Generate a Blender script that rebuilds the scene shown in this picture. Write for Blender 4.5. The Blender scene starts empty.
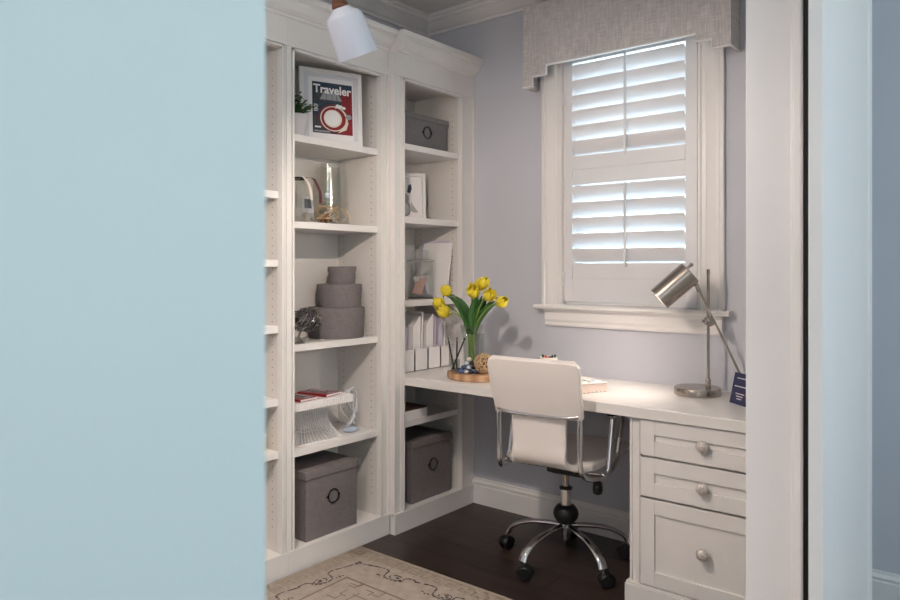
import bpy, bmesh, math, random
from mathutils import Vector, Matrix
random.seed(7)
PI = math.pi
SC = bpy.context.scene
COL = SC.collection

# ------------------------------------------------------------------ materials
def lin(c):
    def f(v):
        v /= 255.0
        return v / 12.92 if v <= 0.04045 else ((v + 0.055) / 1.055) ** 2.4
    return (f(c[0]), f(c[1]), f(c[2]), 1.0)

def mat(name, rgb, rough=0.5, metal=0.0, var=0.04, scale=8.0, bump=0.0, bscale=60.0, sheen=0.0, coat=0.0, aniso=0.0):
    m = bpy.data.materials.new(name); m.use_nodes = True
    nt = m.node_tree; N = nt.nodes; L = nt.links
    b = N['Principled BSDF']
    b.inputs['Roughness'].default_value = rough
    b.inputs['Metallic'].default_value = metal
    if sheen: b.inputs['Sheen Weight'].default_value = sheen
    if coat: b.inputs['Coat Weight'].default_value = coat
    tc = N.new('ShaderNodeTexCoord')
    nz = N.new('ShaderNodeTexNoise'); nz.inputs['Scale'].default_value = scale; nz.inputs['Detail'].default_value = 4
    L.new(tc.outputs['Object'], nz.inputs['Vector'])
    rp = N.new('ShaderNodeValToRGB')
    c = lin(rgb)
    rp.color_ramp.elements[0].position = .3; rp.color_ramp.elements[1].position = .7
    rp.color_ramp.elements[0].color = tuple(max(0, v * (1 - var)) for v in c[:3]) + (1,)
    rp.color_ramp.elements[1].color = tuple(min(1, v * (1 + var)) for v in c[:3]) + (1,)
    L.new(nz.outputs['Fac'], rp.inputs['Fac']); L.new(rp.outputs['Color'], b.inputs['Base Color'])
    if bump:
        n2 = N.new('ShaderNodeTexNoise'); n2.inputs['Scale'].default_value = bscale; n2.inputs['Detail'].default_value = 3
        L.new(tc.outputs['Object'], n2.inputs['Vector'])
        bp = N.new('ShaderNodeBump'); bp.inputs['Strength'].default_value = bump; bp.inputs['Distance'].default_value = 0.002
        L.new(n2.outputs['Fac'], bp.inputs['Height']); L.new(bp.outputs['Normal'], b.inputs['Normal'])
    return m

def fabric(name, rgb, amp=0.16, scale=260.0, rough=.9):
    """woven linen: two crossed thread waves broken up by noise"""
    m = mat(name, rgb, rough)
    nt = m.node_tree; N = nt.nodes; L = nt.links; b = N['Principled BSDF']
    tc = [n for n in N if n.type == 'TEX_COORD'][0]
    outs = []
    for ax in (0, 1):
        mp = N.new('ShaderNodeMapping'); mp.inputs['Scale'].default_value = (scale, scale, scale * .08) if ax else (scale * .08, scale * .08, scale)
        L.new(tc.outputs['Object'], mp.inputs['Vector'])
        nz = N.new('ShaderNodeTexNoise'); nz.inputs['Scale'].default_value = 1.0; nz.inputs['Detail'].default_value = 2
        L.new(mp.outputs['Vector'], nz.inputs['Vector']); outs.append(nz.outputs['Fac'])
    ad = N.new('ShaderNodeMath'); ad.operation = 'ADD'; L.new(outs[0], ad.inputs[0]); L.new(outs[1], ad.inputs[1])
    mr = N.new('ShaderNodeMapRange'); mr.inputs['From Min'].default_value = .6; mr.inputs['From Max'].default_value = 1.4
    mr.inputs['To Min'].default_value = 1 - amp * 2; mr.inputs['To Max'].default_value = 1 + amp * 2
    L.new(ad.outputs[0], mr.inputs['Value'])
    mx = N.new('ShaderNodeVectorMath'); mx.operation = 'SCALE'
    rp = [n for n in N if n.type == 'VALTORGB'][0]
    L.new(rp.outputs['Color'], mx.inputs[0]); L.new(mr.outputs[0], mx.inputs['Scale'])
    L.new(mx.outputs[0], b.inputs['Base Color'])
    bp = N.new('ShaderNodeBump'); bp.inputs['Strength'].default_value = .25; bp.inputs['Distance'].default_value = .001
    L.new(ad.outputs[0], bp.inputs['Height']); L.new(bp.outputs['Normal'], b.inputs['Normal'])
    return m

def glass(name, tint=(235, 240, 240), refl=0.9, edge=1.35, cloud=0.0):
    """thin glass: clear transmission with Fresnel reflection"""
    m = bpy.data.materials.new(name); m.use_nodes = True
    nt = m.node_tree; N = nt.nodes; L = nt.links; N.clear()
    o = N.new('ShaderNodeOutputMaterial'); mx = N.new('ShaderNodeMixShader')
    t = N.new('ShaderNodeBsdfTransparent'); t.inputs['Color'].default_value = lin(tint)
    g = N.new('ShaderNodeBsdfGlossy'); g.inputs['Roughness'].default_value = .04; g.inputs['Color'].default_value = (refl, refl, refl, 1)
    lw = N.new('ShaderNodeLayerWeight'); lw.inputs['Blend'].default_value = .5
    pw = N.new('ShaderNodeMath'); pw.operation = 'POWER'; pw.inputs[1].default_value = 3.2; L.new(lw.outputs['Facing'], pw.inputs[0])
    fr = N.new('ShaderNodeMath'); fr.operation = 'MULTIPLY_ADD'; fr.inputs[1].default_value = .6*(edge-1)/.35; fr.inputs[2].default_value = .035; L.new(pw.outputs[0], fr.inputs[0]); fr.use_clamp = True
    if cloud:
        nz = N.new('ShaderNodeTexNoise'); nz.inputs['Scale'].default_value = 60; nz.inputs['Detail'].default_value = 3
        tc = N.new('ShaderNodeTexCoord'); L.new(tc.outputs['Object'], nz.inputs['Vector'])
        ma = N.new('ShaderNodeMath'); ma.operation = 'MULTIPLY_ADD'; ma.inputs[1].default_value = cloud
        L.new(nz.outputs['Fac'], ma.inputs[0]); L.new(fr.outputs[0], ma.inputs[2]); ma.use_clamp = True
        L.new(ma.outputs[0], mx.inputs['Fac'])
        g.inputs['Roughness'].default_value = .12
    else:
        L.new(fr.outputs[0], mx.inputs['Fac'])
    L.new(t.outputs[0], mx.inputs[1]); L.new(g.outputs[0], mx.inputs[2]); L.new(mx.outputs[0], o.inputs['Surface'])
    return m

def acrylic(name, rgb, w_=.4):
    m = mat(name, rgb, .08, coat=.6); nt = m.node_tree; N = nt.nodes; L = nt.links
    t = N.new('ShaderNodeBsdfTransparent'); mx = N.new('ShaderNodeMixShader'); mx.inputs['Fac'].default_value = w_
    L.new(t.outputs[0], mx.inputs[1]); L.new(N['Principled BSDF'].outputs[0], mx.inputs[2]); L.new(mx.outputs[0], N['Material Output'].inputs['Surface'])
    return m

def emit(name, rgb, s):
    m = bpy.data.materials.new(name); m.use_nodes = True
    b = m.node_tree.nodes['Principled BSDF']; b.inputs['Base Color'].default_value = lin(rgb)
    b.inputs['Emission Color'].default_value = lin(rgb); b.inputs['Emission Strength'].default_value = s
    return m

def wood_floor():
    m = mat('dark_plank_floor', (46, 33, 28), .38)
    nt = m.node_tree; N = nt.nodes; L = nt.links; b = N['Principled BSDF']
    tc = [n for n in N if n.type == 'TEX_COORD'][0]
    mp = N.new('ShaderNodeMapping'); mp.inputs['Location'].default_value = (-.486, .42 + .15 * 20, 0)
    L.new(tc.outputs['Object'], mp.inputs['Vector'])
    br = N.new('ShaderNodeTexBrick'); br.offset = .37; br.offset_frequency = 2
    for k, v in (('Scale', 1.0), ('Mortar Size', .0035), ('Mortar Smooth', .2), ('Brick Width', 1.15), ('Row Height', .152), ('Bias', 0)): br.inputs[k].default_value = v
    br.inputs['Color1'].default_value = lin((54, 40, 35)); br.inputs['Color2'].default_value = lin((30, 22, 20)); br.inputs['Mortar'].default_value = lin((10, 7, 6))
    L.new(mp.outputs['Vector'], br.inputs['Vector'])
    m2 = N.new('ShaderNodeMapping'); m2.inputs['Scale'].default_value = (3, 46, 1); L.new(tc.outputs['Object'], m2.inputs['Vector'])
    nz = N.new('ShaderNodeTexNoise'); nz.inputs['Scale'].default_value = 1; nz.inputs['Detail'].default_value = 6; nz.inputs['Distortion'].default_value = .6
    L.new(m2.outputs['Vector'], nz.inputs['Vector'])
    mr = N.new('ShaderNodeMapRange'); mr.inputs['From Min'].default_value = .3; mr.inputs['From Max'].default_value = .7; mr.inputs['To Min'].default_value = .68; mr.inputs['To Max'].default_value = 1.35
    L.new(nz.outputs['Fac'], mr.inputs['Value'])
    sc = N.new('ShaderNodeVectorMath'); sc.operation = 'SCALE'; L.new(br.outputs['Color'], sc.inputs[0]); L.new(mr.outputs[0], sc.inputs['Scale'])
    L.new(sc.outputs[0], b.inputs['Base Color'])
    bp = N.new('ShaderNodeBump'); bp.inputs['Strength'].default_value = .5; bp.inputs['Distance'].default_value = .003; bp.invert = True
    L.new(br.outputs['Fac'], bp.inputs['Height']); L.new(bp.outputs['Normal'], b.inputs['Normal'])
    return m

def stripes(name, c1, c2, scale, axis='Y', rough=.6):
    m = mat(name, c1, rough); nt = m.node_tree; N = nt.nodes; L = nt.links; b = N['Principled BSDF']
    tc = [n for n in N if n.type == 'TEX_COORD'][0]
    w = N.new('ShaderNodeTexWave'); w.bands_direction = axis; w.inputs['Scale'].default_value = scale; w.inputs['Distortion'].default_value = 1.5
    w.inputs['Detail'].default_value = 2
    L.new(tc.outputs['Object'], w.inputs['Vector'])
    rp = N.new('ShaderNodeValToRGB'); rp.color_ramp.elements[0].color = lin(c1); rp.color_ramp.elements[1].color = lin(c2)
    L.new(w.outputs['Fac'], rp.inputs['Fac']); L.new(rp.outputs['Color'], b.inputs['Base Color'])
    return m

WALL = mat('blue_grey_wall_paint', (195, 196, 205), .7, var=.015, scale=3, bump=.08, bscale=300)
HALL = mat('pale_blue_hall_paint', (192, 203, 204), .55, var=.015, scale=2, bump=.08, bscale=300)
CEIL = mat('ceiling_paint', (232, 229, 226), .85, var=.01)
TRIM = mat('white_trim_enamel', (230, 227, 226), .32, var=.01)
CAB = mat('warm_white_cabinet_enamel', (226, 222, 220), .38, var=.012)
CABIN = mat('cabinet_interior_paint', (216, 211, 207), .5, var=.012)
DESKM = mat('white_desktop_laminate', (228, 224, 221), .28, var=.01)
PIN = mat('shelf_pin_hole', (70, 60, 54), .8)
SHUT = mat('white_shutter_paint', (222, 221, 224), .4, var=.01)
LINEN = fabric('taupe_linen', (200, 194, 194), .13, 210)
BOXF = fabric('grey_brown_box_linen', (116, 109, 109), .10, 330)
BOXG = fabric('grey_box_linen', (116, 114, 116), .10, 330)
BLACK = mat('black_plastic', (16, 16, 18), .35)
BLKMET = mat('black_metal', (24, 22, 22), .4, .6)
CHROME = mat('polished_chrome', (220, 220, 222), .09, 1.0, var=.01)
NICKEL = mat('brushed_nickel', (176, 166, 158), .24, 1.0, var=.05, scale=30)
LEATH = mat('white_leather', (230, 222, 218), .42, var=.015, bump=.12, bscale=220)
PORC = mat('white_porcelain', (206, 207, 218), .22, var=.01)
WALNUT = stripes('walnut_wood', (92, 52, 34), (120, 72, 46), 22, 'Z', .45)
SLICE = stripes('pale_tray_wood', (206, 168, 132), (170, 124, 88), 5, 'X', .6)
DARKW = stripes('dark_wood_lid', (82, 52, 40), (60, 36, 28), 14, 'X', .5)
WHITE = mat('white_paper', (236, 232, 232), .7, var=.01)
LILAC = mat('lilac_paper', (206, 196, 214), .7, var=.02)
MATB = mat('grey_mat_board', (214, 212, 218), .8, var=.01)
GLS = glass('clear_glass', (242, 245, 243), .95, 1.4)
SMOKE = glass('silvered_clear_glass', (243, 243, 240), 1.0, 1.42, .12)
TEALG = glass('teal_glass', (120, 190, 176), .7, 1.4)
PANE = glass('window_glass', (240, 246, 248), .9, 1.3)
YEL = mat('yellow_petal', (228, 206, 48), .5, var=.12, scale=40)
YEL.node_tree.nodes['Principled BSDF'].inputs['Subsurface Weight'].default_value = 0.0
GRN = mat('tulip_leaf_green', (58, 104, 48), .45, var=.25, scale=30)
STEM = mat('tulip_stem_green', (120, 148, 70), .5, var=.1)
GREEN2 = mat('pot_plant_green', (52, 84, 40), .5, var=.3, scale=60)
POT = mat('pale_pot_ceramic', (206, 200, 202), .5)
RED = mat('deep_red_print', (112, 30, 38), .45)
DRED = mat('red_cover', (134, 26, 34), .4)
NAVY = mat('navy_card', (34, 40, 80), .5)
TEAL = mat('dark_teal_print', (34, 52, 70), .45, var=.3, scale=40)
GREYP = mat('grey_print', (150, 150, 156), .6, var=.1, scale=50)
DKGREY = mat('dark_grey_print', (60, 60, 68), .6, var=.2, scale=50)
CREAM = mat('cream_print', (226, 214, 200), .6)
TWINE = mat('jute_twine', (202, 172, 136), .85, var=.15, scale=80)
SILV = mat('tarnished_silver', (120, 116, 114), .35, .8, var=.25, scale=70)
PINK = mat('dusty_pink_paper', (206, 168, 158), .7)
BULB = emit('warm_bulb', (255, 214, 160), 14)
BLUEG = mat('blue_bead_glass', (70, 90, 130), .12, var=.3, scale=90, coat=.5)
CLRB = mat('pale_bead_glass', (196, 204, 214), .1, var=.15, scale=90, coat=.5)
DRKB = mat('dark_bead_glass', (48, 46, 56), .12, var=.3, scale=90, coat=.5)
RUGB = mat('beige_rug_wool', (166, 155, 144), .95, var=.10, scale=26, bump=.6, bscale=420)
RUGF = mat('tan_rug_wool', (158, 144, 128), .95, var=.14, scale=60, bump=.5, bscale=420)
RUGD = mat('charcoal_rug_wool', (84, 74, 74), .95, var=.3, scale=120, bump=.5, bscale=420)
RUGT = mat('greyed_rug_wool', (156, 144, 138), .95, var=.14, scale=60, bump=.5, bscale=420)
DIAM = mat('crackled_knob', (206, 196, 190), .35, .25, var=.5, scale=260, bump=.8, bscale=260)
FLOORM = wood_floor()

# ------------------------------------------------------------------ mesh builder
class MB:
    def __init__(s): s.v = []; s.f = []; s.m = []
    def add(s, vs, fs, mi=0):
        k = len(s.v); s.v += [Vector(p) for p in vs]
        for f in fs: s.f.append([i + k for i in f]); s.m.append(mi)
        return s
    def box(s, a, b, mi=0):
        x0, y0, z0 = [min(a[i], b[i]) for i in range(3)]; x1, y1, z1 = [max(a[i], b[i]) for i in range(3)]
        return s.add([(x0,y0,z0),(x1,y0,z0),(x1,y1,z0),(x0,y1,z0),(x0,y0,z1),(x1,y0,z1),(x1,y1,z1),(x0,y1,z1)],
                     [(0,3,2,1),(4,5,6,7),(0,1,5,4),(1,2,6,5),(2,3,7,6),(3,0,4,7)], mi)
    def obox(s, c, ax, ay, az, mi=0):
        c, ax, ay, az = Vector(c), Vector(ax), Vector(ay), Vector(az)
        vs = [c + ax*i + ay*j + az*k for k in (-1,1) for j in (-1,1) for i in (-1,1)]
        return s.add(vs, [(0,2,3,1),(4,5,7,6),(0,1,5,4),(1,3,7,5),(3,2,6,7),(2,0,4,6)], mi)
    def prism(s, poly, p0, p1, u, w, mi=0):
        """2-D polygon (a,b) -> a*u + b*w, swept from p0 to p1"""
        p0, p1, u, w = Vector(p0), Vector(p1), Vector(u), Vector(w); n = len(poly)
        vs = [p0 + u*a + w*b for a, b in poly] + [p1 + u*a + w*b for a, b in poly]
        fs = [(i, (i+1) % n, n + (i+1) % n, n + i) for i in range(n)] + [tuple(range(n))[::-1], tuple(range(n, 2*n))]
        return s.add(vs, fs, mi)
    def lathe(s, prof, c, seg=24, mi=0, axis=(0,0,1), cap=True):
        c = Vector(c); q = Vector((0,0,1)).rotation_difference(Vector(axis).normalized()); vs = []; fs = []; n = len(prof)
        for r, z in prof:
            for k in range(seg):
                a = 2*PI*k/seg; vs.append(c + q @ Vector((r*math.cos(a), r*math.sin(a), z)))
        for i in range(n-1):
            for k in range(seg):
                k2 = (k+1) % seg; fs.append((i*seg+k, i*seg+k2, (i+1)*seg+k2, (i+1)*seg+k))
        if cap:
            fs.append(tuple(range(seg))[::-1]); fs.append(tuple((n-1)*seg+k for k in range(seg)))
        return s.add(vs, fs, mi)
    def tube(s, pts, r, seg=8, mi=0, closed=False, sm=0):
        P = [Vector(p) for p in pts]
        if sm: P = spline(P, sm, closed)
        n = len(P); rr = r if callable(r) else (lambda t: r)
        T = []
        for i in range(n):
            a = P[(i-1) % n] if (i or closed) else P[0]; b = P[(i+1) % n] if (i < n-1 or closed) else P[-1]
            d = (b - a); T.append(d.normalized() if d.length > 1e-9 else Vector((0,0,1)))
        nrm = T[0].orthogonal().normalized(); vs = []; fs = []
        for i in range(n):
            nrm = (nrm - T[i]*nrm.dot(T[i])); nrm = nrm.normalized() if nrm.length > 1e-6 else T[i].orthogonal().normalized()
            bn = T[i].cross(nrm); ri = rr(i/max(1, n-1))
            for k in range(seg):
                a = 2*PI*k/seg; vs.append(P[i] + nrm*(ri*math.cos(a)) + bn*(ri*math.sin(a)))
        m = n if closed else n-1
        for i in range(m):
            for k in range(seg):
                k2 = (k+1) % seg; j = (i+1) % n
                fs.append((i*seg+k, i*seg+k2, j*seg+k2, j*seg+k))
        if not closed: fs.append(tuple(range(seg))[::-1]); fs.append(tuple((n-1)*seg+k for k in range(seg)))
        return s.add(vs, fs, mi)
    def ball(s, c, r, mi=0, sx=1, sy=1, sz=1, seg=16, rings=10):
        c = Vector(c); vs = [c + Vector((0,0,-r*sz))]; fs = []
        for i in range(1, rings):
            t = PI*i/rings
            for k in range(seg):
                a = 2*PI*k/seg; vs.append(c + Vector((r*sx*math.sin(t)*math.cos(a), r*sy*math.sin(t)*math.sin(a), -r*sz*math.cos(t))))
        vs.append(c + Vector((0,0,r*sz))); top = len(vs)-1
        for k in range(seg):
            k2 = (k+1) % seg; fs.append((0, 1+k2, 1+k)); fs.append((top, top-seg+k, top-seg+k2))
            for i in range(rings-2): fs.append((1+i*seg+k, 1+i*seg+k2, 1+(i+1)*seg+k2, 1+(i+1)*seg+k))
        return s.add(vs, fs, mi)
    def sheet(s, rows, th=0, mi=0):
        """grid of points -> surface"""
        n = len(rows[0]); vs = [p for r in rows for p in r]; fs = []
        for i in range(len(rows)-1):
            for j in range(n-1): fs.append((i*n+j, i*n+j+1, (i+1)*n+j+1, (i+1)*n+j))
        return s.add(vs, fs, mi)
    def build(s, name, mats, parent=None, bevel=0, smooth=False, solid=0, sub=0, segs=2, kind=None, label=None):
        off = WORLD(parent) if parent else Vector((0,0,0))
        me = bpy.data.meshes.new(name); me.from_pydata([tuple(p - off) for p in s.v], [], s.f)
        if not isinstance(mats, (list, tuple)): mats = [mats]
        for m in mats: me.materials.append(m)
        for i, p in enumerate(me.polygons): p.material_index = s.m[i]; p.use_smooth = smooth
        bm = bmesh.new(); bm.from_mesh(me); bmesh.ops.recalc_face_normals(bm, faces=bm.faces); bm.to_mesh(me); bm.free()
        if smooth: me.set_sharp_from_angle(angle=math.radians(42))
        o = bpy.data.objects.new(name, me); COL.objects.link(o)
        if parent: o.parent = parent
        if solid: md = o.modifiers.new('s', 'SOLIDIFY'); md.thickness = solid; md.offset = 0
        if bevel: md = o.modifiers.new('b', 'BEVEL'); md.width = bevel; md.segments = segs; md.limit_method = 'ANGLE'
        if sub: md = o.modifiers.new('u', 'SUBSURF'); md.levels = sub; md.render_levels = sub
        if kind: o['kind'] = kind
        if label: o['label'] = label
        return o

def WORLD(o):
    v = Vector((0,0,0))
    while o: v = v + o.location; o = o.parent
    return v

def spline(P, k, closed=False):
    out = []; n = len(P)
    rng = range(n if closed else n-1)
    for i in rng:
        p1, p2 = P[i], P[(i+1) % n]
        p0 = P[(i-1) % n] if (i or closed) else p1; p3 = P[(i+2) % n] if (i < n-2 or closed) else p2
        for j in range(k):
            t = j/k; out.append(.5*((2*p1) + (-p0+p2)*t + (2*p0-5*p1+4*p2-p3)*t*t + (-p0+3*p1-3*p2+p3)*t**3))
    if not closed: out.append(P[-1])
    return out

def tag(o, label, cat, group=None, kind=None):
    if label: o['label'] = label
    if cat: o['category'] = cat
    if group: o['group'] = group
    if kind: o['kind'] = kind
    return o
def thing(name, loc, label, cat, group=None):
    o = bpy.data.objects.new(name, None); COL.objects.link(o); o.location = loc; o.empty_display_size = .05
    return tag(o, label, cat, group)
def struct(mb, name, m, **k): return mb.build(name, m, kind='structure', **k)

# ------------------------------------------------------------------ room shell
H = 2.72
XO, XH = 2.25, 2.366           # office face and hall face of the partition
YJ, YN = -1.50, -2.8765         # far and near jamb of the wide doorway
FRONT = -4.3; HALLX = 4.6
struct(MB().box((-.1, FRONT-.1, -.1), (HALLX+.1, .15, 0)), 'floor', FLOORM)
struct(MB().box((-.1, FRONT-.1, H), (HALLX+.1, .15, H+.1)), 'ceiling', CEIL)
struct(MB().box((-.12, FRONT, 0), (0, .12, H)), 'wall_left', WALL)
WX0, WX1, WZ0, WZ1 = .914, 1.596, 1.112, 2.36      # window opening
mb = MB()
mb.box((0, 0, 0), (WX0, .12, H)); mb.box((WX1, 0, 0), (2.17, .12, H)); mb.box((WX0, 0, 0), (WX1, .12, WZ0)); mb.box((WX0, 0, WZ1), (WX1, .12, H))
struct(mb, 'wall_back', WALL)
struct(MB().box((2.17, 0, 0), (HALLX, .12, H)), 'wall_hall_back', WALL)
mb = MB(); mb.box((2.12, -.84, 0), (2.20, 0, H)); mb.box((2.12, -.90, 0), (XH-.01, -.84, H)); mb.box((XO, YJ+.015, 0), (XH-.01, -.90, H))
struct(mb, 'wall_right', [HALL])
struct(MB().box((XO, FRONT, 0), (XH, YN, H)), 'wall_hall_left', HALL)
struct(MB().box((XO, YN, 2.14), (XH-.005, YJ+.015, H)), 'wall_header', HALL)
struct(MB().box((0, FRONT-.1, 0), (HALLX, FRONT, H)), 'wall_front', WALL)
# hall far side with a wide opening to the daylight
mb = MB(); mb.box((HALLX, FRONT, 0), (HALLX+.1, -3.2, H)); mb.box((HALLX, -1.1, 0), (HALLX+.1, .12, H)); mb.box((HALLX, -3.2, 0), (HALLX+.1, -1.1, .9)); mb.box((HALLX, -3.2, 2.2), (HALLX+.1, -1.1, H))
struct(mb, 'wall_hall_right', HALL)

# crown moulding
prof = [(0,0),(.012,0),(.014,.012),(.03,.02),(.07,.055),(.084,.062),(.088,.072),(.10,.078),(.10,.095),(0,.095)]
zc = H - .085
struct(MB().prism(prof, (0, 0, zc), (2.12, 0, zc), (0,-1,0), (0,0,.9)), 'trim_1', TRIM)
struct(MB().prism(prof, (0, 0, zc), (0, FRONT, zc), (1,0,0), (0,0,.9)), 'trim_2', TRIM)
# baseboards
bprof = [(0,0),(.016,0),(.016,.098),(.013,.102),(.013,.110),(.017,.114),(.015,.120),(.009,.128),(.007,.138),(0,.138)]
struct(MB().prism(bprof, (.345, 0, 0), (1.53, 0, 0), (0,-1,0), (0,0,1)), 'baseboard_back', TRIM)
struct(MB().prism(bprof, (2.20, 0, 0), (HALLX, 0, 0), (0,-1,0), (0,0,1)), 'baseboard_hall', TRIM)

# doorway trim: jamb lining with stop bead, track gap and hall casing
mb = MB()
mb.box((XO-.010, YJ, 0), (XH-.010, YJ+.015, 2.14))
mb.box((XH-.027, YJ-.005, 0), (XH-.012, YJ, 2.14)); mb.box((XH-.033, YJ-.0025, 0), (XH-.027, YJ, 2.14))
struct(mb, 'trim_3', TRIM, bevel=.0015)
mb = MB()
mb.prism([(0,0),(.022,0),(.024,.01),(.018,.016),(.018,.03),(.022,.04),(.02,.062),(.016,.07),(.018,.09),(0,.09)], (XH-.01, YJ+.05, 0), (XH-.01, YJ+.05, 2.2), (1,0,0), (0,1,0))
struct(mb, 'trim_4', TRIM)
struct(MB().box((XH-.0095, YJ+.004, 0), (XH+.018, YJ+.016, 2.14)), 'gap_shade_strip', BLACK)      # black strip put in for the shade in the door gap

# hall door folded back flat against the partition
dr = bpy.data.objects.new('door_1', None); COL.objects.link(dr); dr.location = (2.40, -1.52, 0); dr['kind'] = 'structure'
h0 = Vector((2.408, -1.562, 0)); h1 = Vector((2.386, -.842, 0)); d = (h1-h0).normalized(); nn = Vector((d.y, -d.x, 0))
W = (h1-h0).length
def leaf(a0, a1, z0, z1, t0, t1): mb.obox(h0 + d*((a0+a1)/2) - nn*((t0+t1)/2) + Vector((0,0,(z0+z1)/2)), d*((a1-a0)/2), nn*((t1-t0)/2), (0,0,(z1-z0)/2))
mb = MB(); leaf(0, .125, .01, 2.1, 0, .027); leaf(.130, .175, .01, 2.1, .001, .027); leaf(.175, W-.06, .01, 2.1, .003, .027); leaf(W-.06, W, .01, 2.1, 0, .027); leaf(.125, .130, .01, 2.1, .004, .027)
mb.build('door_leaf', TRIM, dr, bevel=.0015)

# ------------------------------------------------------------------ window
w = bpy.data.objects.new('window_1', None); COL.objects.link(w); w.location = (1.256, 0, WZ0); w['kind'] = 'structure'
mb = MB()
CP = [(0,0),(.10,0),(.10,.010),(.095,.016),(.085,.016),(.08,.012),(.03,.012),(.026,.018),(.012,.018),(.006,.010),(0,.008)]
# casing: local a runs from outer to inner, b out of the wall
CPo = [(0,0),(0,.024),(.014,.026),(.02,.018),(.034,.020),(.075,.016),(.08,.012),(.098,.012),(.104,.018),(.113,.018),(.118,0)]
mb.prism([(a, b) for a, b in CPo], (.797, 0, 1.10), (.797, 0, 2.47), (1,0,0), (0,-1,0))
mb.prism([(a, b) for a, b in CPo], (1.708, 0, 1.10), (1.708, 0, 2.47), (-1,0,0), (0,-1,0))
mb.prism([(a, b) for a, b in CPo], (.797, 0, 2.47), (1.708, 0, 2.47), (0,0,-1), (0,-1,0))
mb.build('window_casing', TRIM, w)
MB().prism([(0,0),(.056,0),(.062,.006),(.062,.014),(.056,.022),(0,.022)], (.768, 0, 1.084), (1.742, 0, 1.084), (0,-1,0), (0,0,1)).build('window_sill', TRIM, w)
mb = MB(); ap = [(0,0),(.012,0),(.016,.008),(.014,.02),(.020,.032),(.020,.068),(.034,.080),(.034,.086),(0,.086)]
mb.prism(ap, (.812, 0, .998), (1.70, 0, .998), (0,-1,0), (0,0,1)); mb.build('window_apron', TRIM, w)
mb = MB()
for a, b in (((WX0, .0, WZ0), (WX0+.012, .11, WZ1)), ((WX1-.012, .0, WZ0), (WX1, .11, WZ1)), ((WX0, .0, WZ0), (WX1, .11, WZ0+.012)), ((WX0, .0, WZ1-.012), (WX1, .11, WZ1))): mb.box(a, b)
for a, b in (((WX0, .075, 1.70), (WX1, .105, 1.74)), ((WX0+.012, .075, WZ0), (WX0+.05, .105, WZ1)), ((WX1-.05, .075, WZ0), (WX1-.012, .105, WZ1)), ((WX0, .075, WZ0+.012), (WX1, .105, WZ0+.05))): mb.box(a, b)
mb.build('window_frame', TRIM, w)
MB().box((WX0+.03, .088, WZ0+.03), (WX1-.03, .092, WZ1-.02)).build('window_pane', PANE, w)

# plantation shutter
s = thing('window_shutter', (1.26, -.01, WZ0), 'white louvred plantation shutter panel with centre tilt rod filling the window', 'shutter')
SX0, SX1 = .928, 1.592; LX0, LX1 = .969, 1.538; y0, y1 = -.016, .012
mb = MB(); mb.box((SX0, y0, 1.126), (LX0, y1, 2.35)); mb.box((LX1, y0, 1.126), (SX1, y1, 2.35)); mb.build('stile', SHUT, s, bevel=.002)
mb = MB(); mb.box((LX0, y0, 1.126), (LX1, y1, 1.237)); mb.box((LX0, y0+.005, 1.237), (LX1, y1, 1.314)); mb.build('bottom_rail', SHUT, s, bevel=.002)
mb = MB(); mb.box((LX0, y0+.005, 1.700), (LX1, y1, 1.775)); mb.box((LX0, y0, 1.775), (LX1, y1, 1.842)); mb.build('middle_rail', SHUT, s, bevel=.002)
mb = MB(); mb.box((LX0, y0, 2.302), (LX1, y1, 2.35)); mb.build('top_rail', SHUT, s, bevel=.002)
for hz in (1.20, 2.10): MB().box((.916, -.022, hz), (.929, -.010, hz+.075)).build('hinge', SHUT, s, bevel=.001)
def louvre(zc_):
    m_ = MB(); hh = .0425; th = math.radians(54)        # top edge leans into the room
    u = Vector((0, -math.cos(th), math.sin(th))); v = Vector((0, math.sin(th), math.cos(th)))
    pr = []
    for k in range(14):
        a = 2*PI*k/14; pr.append((hh*math.cos(a), .0055*math.sin(a)))
    m_.prism(pr, (LX0+.001, -.002, zc_), (LX1-.001, -.002, zc_), u, v)
    m_.build('louver', SHUT, s, smooth=True)
for k in range(6): louvre(1.8815 + .0747*k)
for k in range(5): louvre(1.350 + .0764*k)
def rod(z0, z1):
    m_ = MB(); m_.box((1.252, -.040, z0), (1.264, -.030, z1))
    m_.build('tilt_rod', SHUT, s, bevel=.002)
rod(1.295, 1.695); rod(1.825, 2.33)

# linen valance, stepped lower edge
v = thing('window_valance', (1.27, -.06, 2.3), 'taupe linen box valance with stepped lower edge above the window', 'valance')
vy = -.12
pts = [(.745,2.60),(.745,2.198),(.802,2.198),(.802,2.246),(.880,2.246),(.880,2.291),(1.622,2.291),(1.622,2.256),(1.690,2.256),(1.690,2.214),(1.770,2.214),(1.770,2.60)]
mb = MB(); mb.prism(pts, (0, vy, 0), (0, vy+.018, 0), (1,0,0), (0,0,1)); mb.box((.745, vy+.018, 2.198), (.760, -.001, 2.60)); mb.box((1.755, vy+.018, 2.214), (1.770, -.001, 2.60)); mb.box((.745, vy+.018, 2.585), (1.770, -.001, 2.60))
mb.build('valance_board', LINEN, v, bevel=.003)
mb = MB(); ed = pts[1:-1]
mb.tube([(a, vy+.001, b) for a, b in ed], .0035, 6); mb.tube([(.745, vy, 2.198), (.745, -.004, 2.198)], .0035, 6); mb.tube([(1.770, vy, 2.214), (1.770, -.004, 2.214)], .0035, 6)
for i in range(0, len(ed)-1):
    if abs(ed[i][1]-ed[i+1][1]) < 1e-6: mb.box((ed[i][0]+.001, vy+.001, ed[i][1]-.003), (ed[i+1][0]-.001, vy+.017, ed[i][1]+.0005))
mb.build('piping', TRIM, v, smooth=True, label='white edging along the stepped hem')

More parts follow.
